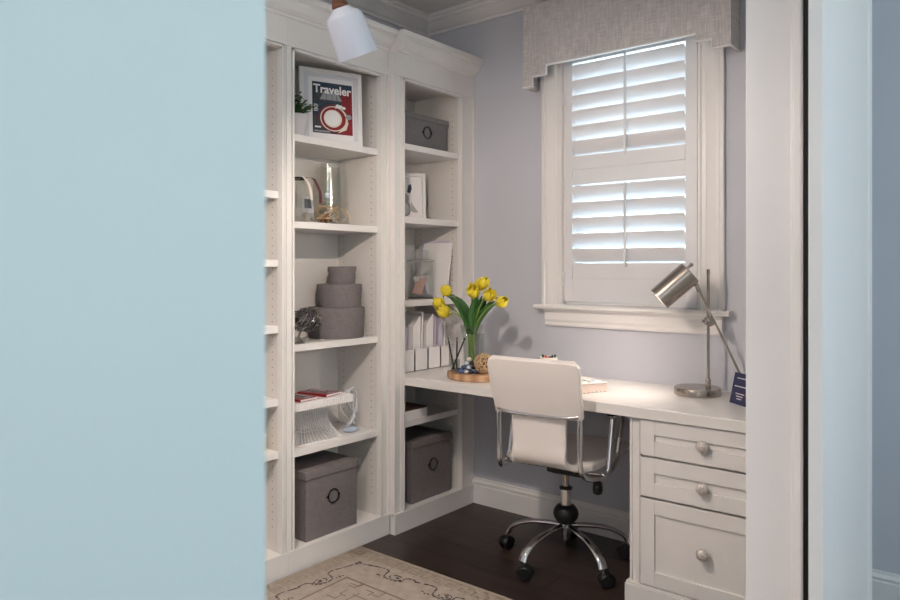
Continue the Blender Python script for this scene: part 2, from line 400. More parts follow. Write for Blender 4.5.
# ------------------------------------------------------------------ bookcases
ZT = 2.43
def bookcase(ya, yb, oa, ob, xf, shelves, label, right_ret=False, left_ret=False, desk=False, beadl=True):
    """unit from y=ya (near) to y=yb (far); opening oa..ob; front plane xf"""
    t = thing('bookcase', (xf/2, (ya+yb)/2, 0), label, 'bookcase')
    e = 0.0
    for n, (a, b, f) in enumerate(((ya+e, oa, 0), (ob, yb-e, 1))):
        m_ = MB(); m_.box((.004, a, .0), (xf-.02, b, 2.30))
        # shelf pin holes on the face towards the opening
        yy = b if n == 0 else a; sg = 1 if n == 0 else -1
        for xx in (.06, xf-.055):
            z = .2
            while z < 2.15:
                if not (desk and .68 < z < .80):
                    m_.add([(xx+.0028*math.cos(q*PI/3), yy+sg*.0005, z+.0028*math.sin(q*PI/3)) for q in range(6)], [tuple(range(6))], 1)
                z += .032
        m_.build('side_panel', [CABIN, PIN], t)
    MB().box((.004, oa, .09), (.016, ob, 2.30)).build('back_panel', CABIN, t)
    # face frame
    m_ = MB()
    for a, b, inn in ((ya+e, oa, 1), (ob, yb-e, -1)):
        m_.box((xf-.02, a, .10), (xf, b, 2.225))
        ed = b if inn == 1 else a
        w1 = .009
        m_.box((xf, ed - inn*w1, .10), (xf+.011, ed, 2.208+w1)); m_.box((xf, ed - inn*.022, .10), (xf+.007, ed - inn*.0145, 2.225))
        ot = a if inn == 1 else b
        m_.box((xf, ot, .10), (xf+.008, ot + inn*.009, 2.225))
    m_.box((xf-.02, oa, 2.208), (xf, ob, 2.225)); m_.box((xf, oa-.009, 2.208), (xf+.011, ob+.009, 2.217))
    m_.build('face_frame', CAB, t, bevel=.001)
    MB().box((.016, oa, 2.235), (xf-.02, ob, 2.25)).build('top_panel', CABIN, t)
    m_ = MB(); m_.box((.004, ya+e, .0), (xf-.002, yb-e, .085)); m_.box((xf-.002, ya+e, 0), (xf+.010, yb-e, .088)); m_.box((.016, oa, .085), (xf-.0, ob, .10)); m_.box((xf-.002, ya+e, .088), (xf+.012, yb-e, .10))
    m_.build('base', CAB, t, bevel=.001)
    m_ = MB(); m_.box((xf-.02, ya+e, 2.225), (xf+.004, yb-e, 2.345)); m_.box((xf+.004, ya+e, 2.222), (xf+.009, yb-e, 2.232))
    if left_ret: m_.box((xf-.034, ya-.0005, 2.222), (xf+.006, ya+e+.004, 2.3449))
    m_.build('frieze', CAB, t, bevel=.001)
    cp = [(-.02,0),(.004,0),(.010,.004),(.012,.014),(.020,.018),(.034,.030),(.048,.052),(.050,.062),(.058,.066),(.066,.070),(.070,.092),(-.02,.092)]
    m_ = MB(); y_a = ya+e
    m_.prism(cp, (xf, y_a + (.008 if left_ret else 0), ZT-.092), (xf, yb-e, ZT-.092), (1,0,0), (0,0,1))
    if left_ret: m_.box((xf-.036, y_a-.0006, ZT-.094), (xf+.070, y_a+.008, ZT+.0003))
    m_.box((.004, ya+.01, 2.30), (xf-.02, yb-e, ZT-.005))
    m_.build('crown', CAB, t)
    for z in shelves:
        MB().box((.017, oa+.001, z-.030), (xf-.012, ob-.001, z)).build('shelf', CAB, t, bevel=.0015)
    return t
bookcase(-1.90, -1.250, -1.80, -1.284, .31, (1.61, 1.325, 1.048, .745, .525), 'white built-in bookcase with bare shelves, partly behind the near pale blue wall')
UA = bookcase(-1.250, -.642, -1.219, -.702, .31, (1.862, 1.490, .962, .512), 'white built-in bookcase with magazine picture, round boxes and glass vases')
UC = bookcase(-.642, -.002, -.571, -.119, .345, (1.907, 1.543, 1.128, .530), 'white built-in bookcase in the corner with the desktop running into it', left_ret=True, desk=True)

# desktop
dk = thing('desktop', (1.2, -.3, .715), 'long white desktop running from the corner bookcase over the drawer cabinet', 'desk')
mb = MB(); fy = -.575
mb.box((.362, fy, .716), (2.115, -.018, .758)); mb.box((.362, -.02, .716), (2.115, -.001, .758))
mb.box((.018, -.570, .716), (.364, -.126, .758)); mb.box((.30, fy, .716), (.385, -.50, .758)) if False else None
mb.box((.3565, fy, .716), (.364, -.001, .758))
mb.build('worktop', DESKM, dk, bevel=.002)

# drawer pedestal
p = thing('drawer_cabinet', (1.85, -.28, 0), 'white three-drawer desk cabinet with round crackled knobs', 'drawer cabinet')
PX0, PX1, PF = 1.523, 2.11, -.552
mb = MB(); mb.box((PX0, PF+.02, .0), (PX0+.02, -.005, .715)); mb.box((PX1-.02, PF+.02, 0), (PX1, -.005, .715)); mb.box((PX0+.02, -.02, 0), (PX1-.02, -.005, .715)); mb.box((PX0+.02, PF+.02, .06), (PX1-.02, -.02, .08)); mb.box((PX0+.02, PF+.02, .69), (PX1-.02, -.02, .715))
mb.build('carcass', CAB, p)
mb = MB(); mb.box((PX0, PF, .08), (PX0+.046, PF+.02, .715)); mb.box((PX1-.046, PF, .08), (PX1, PF+.02, .715)); mb.box((PX0+.046, PF+.012, .706), (PX1-.046, PF+.02, .715))
mb.box((PX0+.006, PF-.003, .08), (PX0+.012, PF, .715)); mb.box((PX0+.034, PF-.004, .08), (PX0+.043, PF, .715))
for z in (.5725, .417): mb.box((PX0+.046, PF+.012, z-.006), (PX1-.046, PF+.02, z+.006))
mb.build('face_frame', CAB, p, bevel=.001)
mb = MB(); mb.box((PX0-.014, PF-.016, 0), (PX1, PF+.02, .070)); mb.box((PX0-.010, PF-.012, .070), (PX1, PF+.02, .080)); mb.box((PX0-.014, PF+.02, 0), (PX0, -.02, .070))
mb.build('base', CAB, p, bevel=.002)
for (z0, z1, kz) in ((.577, .7125, .646), (.422, .568, .494), (.084, .412, .258)):
    xa, xb = PX0+.050, PX1-.050; yf = PF-.012; r = .055
    m_ = MB(); m_.box((xa, yf, z0), (xa+r, yf+.02, z1)); m_.box((xb-r, yf, z0), (xb, yf+.02, z1)); m_.box((xa+r, yf, z0), (xb-r, yf+.02, z0+r)); m_.box((xa+r, yf, z1-r), (xb-r, yf+.02, z1)); m_.box((xa+r, yf+.008, z0+r), (xb-r, yf+.02, z1-r))
    m_.box((xa+.01, yf+.02, z0+.005), (xb-.01, -.06, z0+.02))
    dd = m_.build('drawer', CAB, p, bevel=.0012)
    kx = 1.815; k_ = MB()
    k_.lathe([(.008,0),(.007,.010),(.015,.014),(.0215,.021),(.0225,.028),(.0185,.036),(.009,.040),(.001,.041)], (kx, yf+.008, kz), 20, axis=(0,-1,0))
    k_.build('knob', DIAM, dd, smooth=True, label='crackled pale round knob')

# ------------------------------------------------------------------ storage boxes
def ring_handle(m_, c, r, mi=1):
    m_.tube([(c[0], c[1]+r*math.cos(2*PI*k/24), c[2]+r*math.sin(2*PI*k/24)) for k in range(24)], .0028, 6, mi, closed=True)
    for sg in (-1, 1): m_.add([(c[0]+.001, c[1]+sg*(r-.002), c[2]-.010), (c[0]+.001, c[1]+sg*(r+.010), c[2]), (c[0]+.001, c[1]+sg*(r-.002), c[2]+.010), (c[0]-.002, c[1]+sg*(r-.002), c[2]-.010), (c[0]-.002, c[1]+sg*(r+.010), c[2]), (c[0]-.002, c[1]+sg*(r-.002), c[2]+.010)], [(0,1,2),(5,4,3),(0,3,4,1),(1,4,5,2),(2,5,3,0)], mi)
def storage_box(x0, x1, ya, yb, z0, zt, lidh, hc, label, m, r=.030, group=None):
    t = thing('storage_box', ((x0+x1)/2, (ya+yb)/2, z0), label, 'storage box', group)
    MB().box((x0, ya, z0), (x1, yb, zt-.004)).build('body', m, t, bevel=.0025)
    MB().box((x0-.004, ya-.006, zt-lidh), (x1+.006, yb+.006, zt)).build('lid', m, t, bevel=.003)
    m_ = MB(); ring_handle(m_, (x1+.004, hc[0], hc[1]), r, 0); m_.build('ring_handle', BLKMET, t, smooth=True, label='black metal ring handle')
storage_box(.03, .298, -1.140, -.838, .1005, .404, .036, (-.985, .268), 'large taupe linen box with ring handle on the bottom shelf near the rug', BOXF)
storage_box(.03, .318, -.478, -.170, .1005, .412, .034, (-.318, .272), 'large taupe linen box on the bottom shelf beneath the desktop corner', BOXF)
storage_box(.03, .272, -.50, -.140, 1.9075, 2.088, .030, (-.312, 2.000), 'low grey linen box with ring handle on the topmost corner shelf', BOXG)

def round_box(z, r, h, lid, label, cy):
    t = thing('round_box', (.166, cy, z), label, 'round box', 'stacked round linen boxes')
    MB().lathe([(r-.005,0),(r-.004,.002),(r-.004,h-lid+.004),(r-.02,h-lid+.004)], (.166, cy, z), 48).build('body', BOXF, t, smooth=True)
    MB().lathe([(r-.004,h-lid),(r,h-lid),(r+.0005,h-.003),(r-.003,h),(.001,h)], (.166, cy, z), 48).build('lid', BOXF, t, smooth=True)
round_box(.9625, .134, .143, .042, 'largest taupe round box, bottom of the stack of three', -.848)
round_box(1.106, .107, .108, .029, 'middle taupe round box in the stack of three', -.828)
round_box(1.2145, .068, .083, .024, 'smallest taupe round box, top of the stack of three', -.811)

# ------------------------------------------------------------------ framed pictures
def frame_basis(pr, ang, lean):
    """pr = right bottom point, ang = direction angle (deg) from left end to right end, lean back"""
    a = math.radians(ang); u = Vector((math.cos(a), math.sin(a), 0)); n = Vector((u.y, -u.x, 0))
    l = math.radians(lean); up = Vector((0,0,1))*math.cos(l) - n*math.sin(l); nn_ = n*math.cos(l) + Vector((0,0,1))*math.sin(l)
    return u, up, nn_
def slab(m_, o, u, up, n, a0, a1, b0, b1, t0, t1, mi=0):
    m_.obox(o + u*((a0+a1)/2) + up*((b0+b1)/2) + n*((t0+t1)/2), u*((a1-a0)/2), up*((b1-b0)/2), n*((t1-t0)/2), mi)
def poly(m_, o, u, up, n, pts_, t, mi):
    m_.add([o + u*a + up*b + n*t for a, b in pts_], [tuple(range(len(pts_)))], mi)
def circ(cx, cy, rx, ry, k=24, a0=0, a1=360): return [(cx+rx*math.cos(math.radians(a0+(a1-a0)*i/k)), cy+ry*math.sin(math.radians(a0+(a1-a0)*i/k))) for i in range(k + (0 if a1-a0 >= 360 else 1))]

FW, FH = .305, .344
u, up, n = frame_basis(None, 69.9, 3)
pr = Vector((.256, -.775, 1.8630)); o = pr - u*FW
t = thing('picture_frame', tuple(pr - u*FW/2), 'white framed travel magazine cover on the top shelf beside the potted plant', 'picture frame')
m_ = MB(); b = .020
slab(m_, o, u, up, n, 0, b, 0, FH, 0, .026); slab(m_, o, u, up, n, FW-b, FW, 0, FH, 0, .026); slab(m_, o, u, up, n, b, FW-b, 0, b, 0, .026); slab(m_, o, u, up, n, b, FW-b, FH-b, FH, 0, .026)
m_.build('frame', TRIM, t, bevel=.001)
m_ = MB(); slab(m_, o, u, up, n, b, FW-b, b, FH-b, .002, .008); slab(m_, o, u, up, n, b, .048, b, FH-b, .008, .010, 1); slab(m_, o, u, up, n, FW-.036, FW-b, b, FH-b, .008, .010, 1); slab(m_, o, u, up, n, .048, FW-.036, FH-.034, FH-b, .008, .010, 1)
m_.build('mat_board', [WHITE, MATB], t)
# magazine cover print
A0, A1, B0, B1 = .066, .262, .050, .288; cw, ch = A1-A0, B1-B0
m_ = MB(); slab(m_, o, u, up, n, A0, A1, B0, B1, .008, .0095, 0)
mats_ = [TEAL, RED, DKGREY, CREAM, WHITE, NAVY, GREYP, DRED]
def P(pts_, t_, mi): poly(m_, o, u, up, n, [(A0+cw*a, B0+ch*b_) for a, b_ in pts_], .0095 + t_, mi)
P([(0,.86),(1,.86),(1,1),(0,1)], .0002, 0)
P([(.0,.62),(.78,.62),(.70,.84),(.12,.84)], .0002, 2)
P([(.18,.66),(.74,.66),(.64,.82),(.28,.82)], .0004, 6)
for q in (.34, .48, .6): P([(q,.64),(q+.012,.64),(q+.012,.83),(q,.83)], .0006, 2)
P([(.74,.62),(1,.56),(1,.86),(.70,.86)], .0003, 7)
P([(.58,.0),(1,0),(1,.62),(.70,.60),(.86,.40),(.84,.2)], .0003, 7)
P([(.0,.0),(.3,.0),(.16,.3),(.0,.36)], .0003, 2)
P([(.12,.3),(.5,.58),(.6,.6),(.3,.2)], .0003, 2)
P(circ(.52,.30,.39,.28), .0006, 1); P(circ(.53,.30,.35,.25), .0008, 3); P(circ(.52,.30,.31,.23), .0010, 7)
P(circ(.50,.30,.23,.175), .0012, 3); P(circ(.49,.31,.20,.15), .0014, 4); 
P([(.62,.02),(.84,.1),(.90,.26),(.84,.24),(.74,.12)], .0010, 3)
P(circ(.68,.55,.07,.035), .0010, 4); P(circ(.78,.53,.05,.03), .0012, 4); P([(.56,.5),(.66,.54),(.64,.6),(.58,.58)], .0010, 4)
P(circ(.90,.36,.08,.05), .0010, 6); P(circ(.90,.76,.07,.05), .0010, 1)
for q in range(5): P([(.03,.42+.03*q),(.12+.02*(q%2),.42+.03*q),(.12+.02*(q%2),.435+.03*q),(.03,.435+.03*q)], .0008, 4)
P([(.05,.10),(.2,.10),(.2,.13),(.05,.13)], .0008, 4); P([(.03,.02),(.42,.02),(.42,.05),(.03,.05)], .0008, 6)
m_.build('magazine_cover', mats_, t)

def text_mesh(txt, size, o_, u_, up_, n_, m, parent, width=None, bold=.0, name='lettering'):
    cu = bpy.data.curves.new('t', 'FONT'); cu.body = txt; cu.size = 1; cu.offset = bold; cu.resolution_u = 3
    ob = bpy.data.objects.new('t', cu); COL.objects.link(ob)
    bpy.context.view_layer.update()
    me = bpy.data.meshes.new_from_object(ob.evaluated_get(bpy.context.evaluated_depsgraph_get()))
    COL.objects.unlink(ob); bpy.data.objects.remove(ob)
    xs = [q.co.x for q in me.vertices]; x0 = min(xs); w_ = max(xs)-x0
    sx = (width/w_) if width else size; off = WORLD(parent)
    for q in me.vertices: q.co = o_ + u_*((q.co.x-x0)*sx) + up_*(q.co.y*size) - off
    me.materials.append(m); oo = bpy.data.objects.new(name, me); COL.objects.link(oo); oo.parent = parent
    return oo
text_mesh('Traveler', .054, o + u*(A0+.004) + up*(B1-.050) + n*.0112, u, up, n, WHITE, t, width=cw*.96, bold=.028)

# bunny picture on the corner shelf
u, up, n = frame_basis(None, 56.7, 4)
FW, FH = .21, .252; pr = Vector((.205, -.248, 1.5440)); o = pr - u*FW
t = thing('picture_frame', tuple(pr-u*FW/2), 'small white framed picture of a grey rabbit on the second corner shelf', 'picture frame')
m_ = MB(); b = .018
slab(m_, o, u, up, n, 0, b, 0, FH, 0, .022); slab(m_, o, u, up, n, FW-b, FW, 0, FH, 0, .022); slab(m_, o, u, up, n, b, FW-b, 0, b, 0, .022); slab(m_, o, u, up, n, b, FW-b, FH-b, FH, 0, .022)
m_.build('frame', TRIM, t, bevel=.001)
m_ = MB(); slab(m_, o, u, up, n, b, FW-b, b, FH-b, .002, .008)
poly(m_, o, u, up, n, circ(.095,.062,.036,.042), .0084, 1); poly(m_, o, u, up, n, circ(.098,.115,.020,.030), .0086, 1)
poly(m_, o, u, up, n, [(.11,.15),(.118,.19),(.132,.195),(.136,.17),(.128,.145)], .0088, 2); poly(m_, o, u, up, n, [(.08,.14),(.078,.18),(.09,.2),(.10,.15)], .0088, 1)
poly(m_, o, u, up, n, [(.13,.10),(.15,.07),(.17,.045),(.15,.04),(.13,.05)], .0088, 1); poly(m_, o, u, up, n, circ(.10,.06,.022,.03), .009, 3)
m_.build('rabbit_print', [WHITE, mat('soft_grey_print', (176, 174, 170), .7, var=.1, scale=60), DKGREY, MATB], t)

# ------------------------------------------------------------------ potted plant
t = thing('potted_plant', (.235, -1.135, 1.8625), 'small leafy green plant in a pale tapered pot on the top shelf', 'plant')
MB().lathe([(.034,0),(.037,.004),(.055,.092),(.055,.096),(.050,.096),(.048,.086),(.001,.086)], (.235,-1.145,1.8625), 28).build('pot', POT, t, smooth=True)
m_ = MB()
for k in range(44):
    a = random.uniform(0, 2*PI); L_ = random.uniform(.03, .105); hh = random.uniform(.02, .105)
    if math.cos(a) < -.3: L_ *= .7
    base = Vector((.235, -1.140, 1.945)); tip = base + Vector((math.cos(a)*L_, math.sin(a)*L_*1.1, hh))
    mid = base.lerp(tip, .55) + Vector((0,0,.015)); m_.tube([base, mid, tip], .0012, 4)
    for q in range(6):
        f = .35 + .13*q; c = base.lerp(tip, f) + Vector((0,0,.012*(1-f))); a2 = random.uniform(0, 2*PI); l = random.uniform(.016, .028)
        d1 = Vector((math.cos(a2), math.sin(a2), random.uniform(-.1, .7))).normalized(); s1 = d1.cross(Vector((0,0,1))).normalized()
        m_.add([c, c+d1*l*.5+s1*l*.3, c+d1*l, c+d1*l*.5-s1*l*.3+Vector((0,0,.003))], [(0,1,2,3)])
m_.build('foliage', GREEN2, t)

# ------------------------------------------------------------------ glassware shelf
t = thing('glass_vase', (.165, -.882, 1.4905), 'tall silvery clear glass vase, widest at its base, on the second shelf', 'vase')
MB().lathe([(.002,.006),(.088,.006),(.090,.014),(.090,.03),(.084,.15),(.075,.262),(.0745,.285),(.0725,.285),(.0735,.262),(.082,.15),(.087,.03),(.002,.016)], (.165,-.882,1.4905), 40, cap=False).build('glass_body', SMOKE, t, smooth=True)

t = thing('glass_flask', (.245, -.972, 1.4905), 'small round glass flask wound with twine in front of the tall glass vase', 'flask')
MB().lathe([(.02,.001),(.040,.003),(.052,.02),(.054,.045),(.042,.078),(.022,.098),(.013,.106),(.012,.125),(.016,.130)], (.245,-.972,1.4905), 32, cap=False).build('glass_body', GLS, t, smooth=True)
MB().lathe([(.001,.118),(.011,.118),(.013,.140),(.001,.142)], (.245,-.972,1.4905), 16).build('stopper', CLRB, t, smooth=True)
m_ = MB()
for k in range(9):
    pp = []
    a0 = random.uniform(0, 6); tl = random.uniform(-.7, .7)
    for q in range(16):
        a = a0 + q*.55; rr = .056*(1-abs(q-8)/26); z = 1.4905+.05 + .030*math.sin(a*1.1+tl*3)
        pp.append((.245+rr*math.cos(a), -.972+rr*math.sin(a), z))
    m_.tube(pp, .0013, 5, sm=3)
m_.tube([(.295,-.94,1.555),(.305,-.925,1.56),(.31,-.90,1.535),(.305,-.89,1.505)], .0016, 5, sm=6)
m_.tube([(.30,-.985,1.515),(.297,-.94,1.4935),(.293,-.90,1.53),(.28,-.92,1.565)], .0016, 5, sm=6)
m_.build('twine', TWINE, t, smooth=True, label='tan twine')
m_ = MB()
for k in range(16):
    a = random.uniform(0, 2*PI); r_ = random.uniform(0, .034); m_.ball((.245+r_*math.cos(a), -.972+r_*math.sin(a), 1.4905+.012+random.uniform(0, .035)), random.uniform(.006, .010), seg=8, rings=5)
m_.build('dried_filling', mat('copper_filling', (150, 96, 62), .4, .3, var=.3, scale=60), t, smooth=True)

t = thing('glass_bottle', (.235, -1.135, 1.4905), 'faceted glass bottle with a maroon ribbon tag at the left end of its shelf', 'bottle')
MB().lathe([(.02,.001),(.044,.002),(.060,.022),(.062,.06),(.058,.10),(.048,.15),(.036,.19),(.034,.20)], (.235,-1.135,1.4905), 9, cap=False).build('glass_body', SMOKE, t)
m_ = MB()
m_.add([(.285,-1.155,1.60),(.292,-1.10,1.60),(.296,-1.095,1.53),(.287,-1.155,1.53)], [(0,1,2,3)], 0)
m_.add([(.288,-1.14,1.59),(.2935,-1.11,1.59),(.2965,-1.107,1.55),(.2895,-1.14,1.55)], [(0,1,2,3)], 1)
m_.build('bottle_label', [GREYP, DKGREY], t, solid=.001)
def ribbon(pts_, w_, m, nm, lb=None):
    rows = []
    P_ = spline([Vector(q) for q in pts_], 6)
    for q in P_: rows.append([q + Vector((0,-w_/2,0)), q + Vector((0,w_/2,0))])
    MB().sheet(rows).build(nm, m, t, solid=.0012, label=lb)
ribbon([(.275,-1.14,1.69),(.30,-1.13,1.66),(.303,-1.115,1.62),(.302,-1.11,1.585)], .014, CREAM, 'ribbon', 'cream ribbon')
ribbon([(.255,-1.115,1.688),(.285,-1.090,1.683),(.298,-1.075,1.65),(.300,-1.062,1.62),(.298,-1.058,1.575)], .016, mat('maroon_ribbon', (92, 48, 52), .6), 'ribbon', 'maroon ribbon')
MB().tube([(.235+.036*math.cos(q*PI/8), -1.135+.036*math.sin(q*PI/8), 1.682) for q in range(16)], .004, 6, closed=True).build('neck_cord', BLACK, t, smooth=True)

# woven metallic ornament
t = thing('wire_ornament', (.262, -1.105, .9625), 'dark silver woven wire ornament at the left of the round boxes', 'ornament')
m_ = MB()
for k in range(70):
    a = random.uniform(0, 2*PI); b_ = random.uniform(-1, 1); pp = []
    da = random.uniform(.25, .6)*random.choice((-1, 1)); db = random.uniform(-.22, .22)
    for q in range(7):
        aa = a + da*q; bb = max(-1, min(1, b_ + db*q)); rr = math.sqrt(max(0, 1-bb*bb)); wob = random.uniform(.86, 1.1)
        pp.append(((.262+.048*rr*math.cos(aa)*wob), -1.112+.080*bb*wob, 1.062+.050*rr*math.sin(aa)*wob))
    m_.tube(pp, .0019, 4, sm=2)
m_.build('woven_body', SILV, t, smooth=True)
m_ = MB(); m_.tube([(.262,-1.13,1.03),(.262,-1.145,1.005),(.27,-1.155,.985),(.272,-1.14,.968)], .005, 6, sm=5); m_.lathe([(.001,0),(.024,0),(.024,.004),(.006,.010),(.001,.010)], (.265,-1.15,.9625), 20)
m_.build('foot', SILV, t, smooth=True)
MB().ball((.262,-1.105,1.062), .036, sx=1, sy=1.65, sz=1).build('core', DKGREY, t, smooth=True)

# ------------------------------------------------------------------ pleated pedestal tray with books
zt = .703
t = thing('pedestal_tray', (.17, -1.01, .5125), 'white square tray with ribbed rim on a flared ribbed clear base, holding two red books', 'tray')
TRX0, TRX1, TRY0, TRY1 = .045, .278, -1.180, -.846
m_ = MB(); m_.box((TRX0, TRY0, zt-.034), (TRX1, TRY1, zt))
k = TRY0+.004
while k < TRY1-.004: m_.box((TRX1, k, zt-.033), (TRX1+.003, k+.006, zt-.001)); k += .012
k = TRX0+.004
while k < TRX1-.004: m_.box((k, TRY0-.003, zt-.033), (k+.006, TRY0, zt-.001)); m_.box((k, TRY1, zt-.033), (k+.006, TRY1+.003, zt-.001)); k += .012
m_.build('tray_top', WHITE, t)
m_ = MB(); cx, cy = .165, -1.020
def flare(f, a):    # f 0 top .. 1 bottom
    w_ = .060 + .030*(1-min(1, f*2.2))**2 + .050*max(0, f-.25)**1.6*1.7
    sx = max(-1, min(1, 1.35*math.cos(a))); sy = max(-1, min(1, 1.35*math.sin(a)))
    return Vector((cx + sx*w_*.86, cy + sy*w_*1.12, .5135 + (1-f)*(zt-.036-.5135)))
for k in range(48):
    a = 2*PI*k/48; m_.tube([flare(q/9, a + .35*q/9) for q in range(10)], .0013, 4)
for f in (0.0, .999): m_.tube([flare(f, 2*PI*q/72) for q in range(72)], .0022, 4, closed=True)
RIB = mat('frosted_rib', (240, 238, 240), .25); m_.build('ribbed_base', RIB, t, smooth=True)
rows = [[flare(q/9, 2*PI*k/48) for k in range(49)] for q in range(10)]
MB().sheet(rows).build('clear_skirt', glass('frosted_clear', (246, 246, 246), .9, 1.2, .05), t, smooth=True)

def red_book(c, ang, w_, l, label):
    t = thing('book', (c[0], c[1], zt+.001), label, 'book', 'red books on the ribbed tray')
    a = math.radians(ang); u_ = Vector((math.cos(a), math.sin(a), 0)); v_ = Vector((-math.sin(a), math.cos(a), 0)); z_ = Vector((0,0,1))
    o_ = Vector((c[0], c[1], zt+.001)); th = .012
    m_ = MB(); m_.obox(o_+z_*(th/2), u_*(l/2-.003), v_*(w_/2-.003), z_*(th/2-.0015)); m_.build('pages', WHITE, t)
    m_ = MB()
    m_.obox(o_+z_*.0008, u_*(l/2), v_*(w_/2), z_*.0008); m_.obox(o_+z_*(th-.0008), u_*(l/2), v_*(w_/2), z_*.0008); m_.obox(o_+z_*(th/2)-v_*(w_/2-.001), u_*(l/2), v_*.001, z_*(th/2))
    zz = z_*(th+.0004)
    def q_(a0, a1, b0, b1, mi, dz=0): m_.obox(o_+zz+z_*dz+u_*((a0+a1)/2)+v_*((b0+b1)/2), u_*((a1-a0)/2), v_*((b1-b0)/2), z_*.0004, mi)
    q_(-l*.46, l*.46, -w_*.20, w_*.30, 1)
    for k in range(5): q_(-l*.40+k*l*.15, -l*.32+k*l*.15, -w_*.08, w_*.18, 2, .0004)
    q_(-l*.40, l*.10, w_*.22, w_*.27, 3, .0006); q_(-l*.2, l*.38, -w_*.17, -w_*.13, 2, .0006)
    m_.build('cover', [DRED, GREYP, DKGREY, WHITE], t)
red_book((.165, -.955, 0), 12, .105, .165, 'red book with grey cover panel, nearer the centre on the ribbed tray')
red_book((.185, -1.095, 0), 6, .115, .150, 'red book with dark lettered cover, left on the ribbed tray')

# clear acrylic curl sculpture
t = thing('glass_sculpture', (.20, -.775, .5125), 'clear curled glass sculpture standing beside the ribbed tray', 'sculpture')
m_ = MB()
m_.tube([(.23,-.835,.54),(.21,-.80,.56),(.19,-.745,.575),(.18,-.728,.62),(.19,-.74,.68),(.21,-.78,.715),(.22,-.82,.70),(.22,-.83,.66),(.2,-.79,.62),(.19,-.745,.585)], .0062, 8, sm=7)
m_.tube([(.17,-.735,.53),(.15,-.728,.58),(.16,-.735,.65),(.18,-.76,.70),(.17,-.80,.69),(.16,-.82,.63),(.17,-.79,.57),(.19,-.75,.54)], .0055, 8, sm=7)
m_.tube([(.24,-.83,.55),(.22,-.78,.60),(.2,-.75,.64),(.19,-.74,.66)], .0055, 8, sm=7)
m_.build('glass_curl', acrylic('thick_acrylic', (234, 238, 244), .42), t, smooth=True)
m_ = MB(); m_.ball((.232,-.815,.527), .030, sx=1.1, sy=1.5, sz=.48); m_.build('glass_foot', acrylic('bluish_acrylic', (196, 210, 232), .6), t, smooth=True)
m_ = MB(); rows = []
for q in range(9):
    f = q/8; rows.append([Vector((.175+.03*math.sin(j*.9), -.825+.095*j/8*(1-.55*f*f)+.035*f, .5135+.185*f)) for j in range(9)])
m_.sheet(rows); m_.build('glass_fold', acrylic('folded_acrylic', (240, 240, 240), .12), t, smooth=True)

# bit of yellow box in the near bookcase
t = thing('small_box', (.22, -1.335, .5255), 'small pale yellow box at the right end of the near bookcase shelf', 'box')
MB().box((.20,-1.345,.5255),(.255,-1.316,.588)).build('body', mat('pale_yellow_card', (222, 204, 140), .6), t, bevel=.002)
MB().box((.198,-1.347,.582),(.257,-1.314,.598)).build('lid', CREAM, t, bevel=.002)

# ------------------------------------------------------------------ corner bookcase, jar shelf
J = (.215, -.296, 1.1285)
t = thing('glass_jar', J, 'lidded clear glass jar of pink and white keepsakes on the corner shelf', 'jar')
MB().lathe([(.002,.004),(.062,.004),(.066,.012),(.066,.19),(.063,.196)], J, 36, cap=False).build('glass_body', GLS, t, smooth=True)
MB().lathe([(.060,0),(.068,0),(.069,.006),(.060,.008)], J, 36).build('base_ring', mat('dark_base', (70, 66, 64), .3), t, smooth=True)
MB().lathe([(.070,.196),(.071,.202),(.056,.208),(.048,.210),(.048,.250),(.044,.256),(.014,.258),(.010,.264),(.017,.274),(.010,.286),(.001,.288)], J, 36, cap=False).build('lid', GLS, t, smooth=True)
m_ = MB(); m_.tube([(J[0]+.070*math.cos(q*PI/12), J[1]+.070*math.sin(q*PI/12), J[2]+.199) for q in range(24)], .003, 6, closed=True); m_.build('rim', GREYP, t, smooth=True)
m_ = MB()
for k, (mi, dx, dy, an) in enumerate(((0,-.01,-.01,.5),(1,.015,.01,-.4),(0,.02,-.02,.35),(2,-.02,.015,-.6))):
    c = Vector((J[0]+dx, J[1]+dy, J[2]+.07)); u_ = Vector((0, math.sin(an), math.cos(an)))
    m_.obox(c, u_*.052, Vector((.018,0,0)), u_.cross(Vector((1,0,0)))*.008, mi)
m_.build('keepsakes', [PINK, LILAC, WHITE], t, bevel=.003)

t = thing('bow_ornament', (.285, -.185, 1.1285), 'tiny black spiky bow beside the glass jar', 'ornament')
m_ = MB(); c = Vector((.285,-.185,1.145))
for k in range(7):
    a = k*.9; dv = Vector((.4*math.cos(a*1.7), math.cos(a), math.sin(a))).normalized(); m_.tube([c, c+dv*.010+Vector((0,0,.003)), c+dv*.019], .0028, 6, sm=3)
m_.ball(c, .006, seg=10, rings=6); m_.build('body', BLACK, t, smooth=True)

def leaning(name, pts4, x0, x1, m, label, cat, grp=None, edge=None):
    o_ = MB().prism(pts4, (x0,0,0), (x1,0,0), (0,1,0), (0,0,1)).build(name, m, bevel=.0008)
    return tag(o_, label, cat, grp)
leaning('binder', [(-.190,1.129),(-.178,1.129),(-.127,1.425),(-.139,1.427)], .10, .30, WHITE, 'white document folder leaning at a steep angle on the corner shelf', 'folder', 'folders on the corner shelf')
leaning('binder', [(-.174,1.129),(-.155,1.129),(-.1275,1.40),(-.1262,1.44)], .06, .28, LILAC, 'pale lilac folder standing against the right side of the corner shelf', 'folder', 'folders on the corner shelf')
tag(MB().prism([(.020,1.129),(.028,1.129),(.024,1.42),(.018,1.42)], (0,-.40,0), (0,-.128,0), (1,0,0), (0,0,1)).build('white_board', WHITE), 'white card board standing behind the glass jar', 'board')

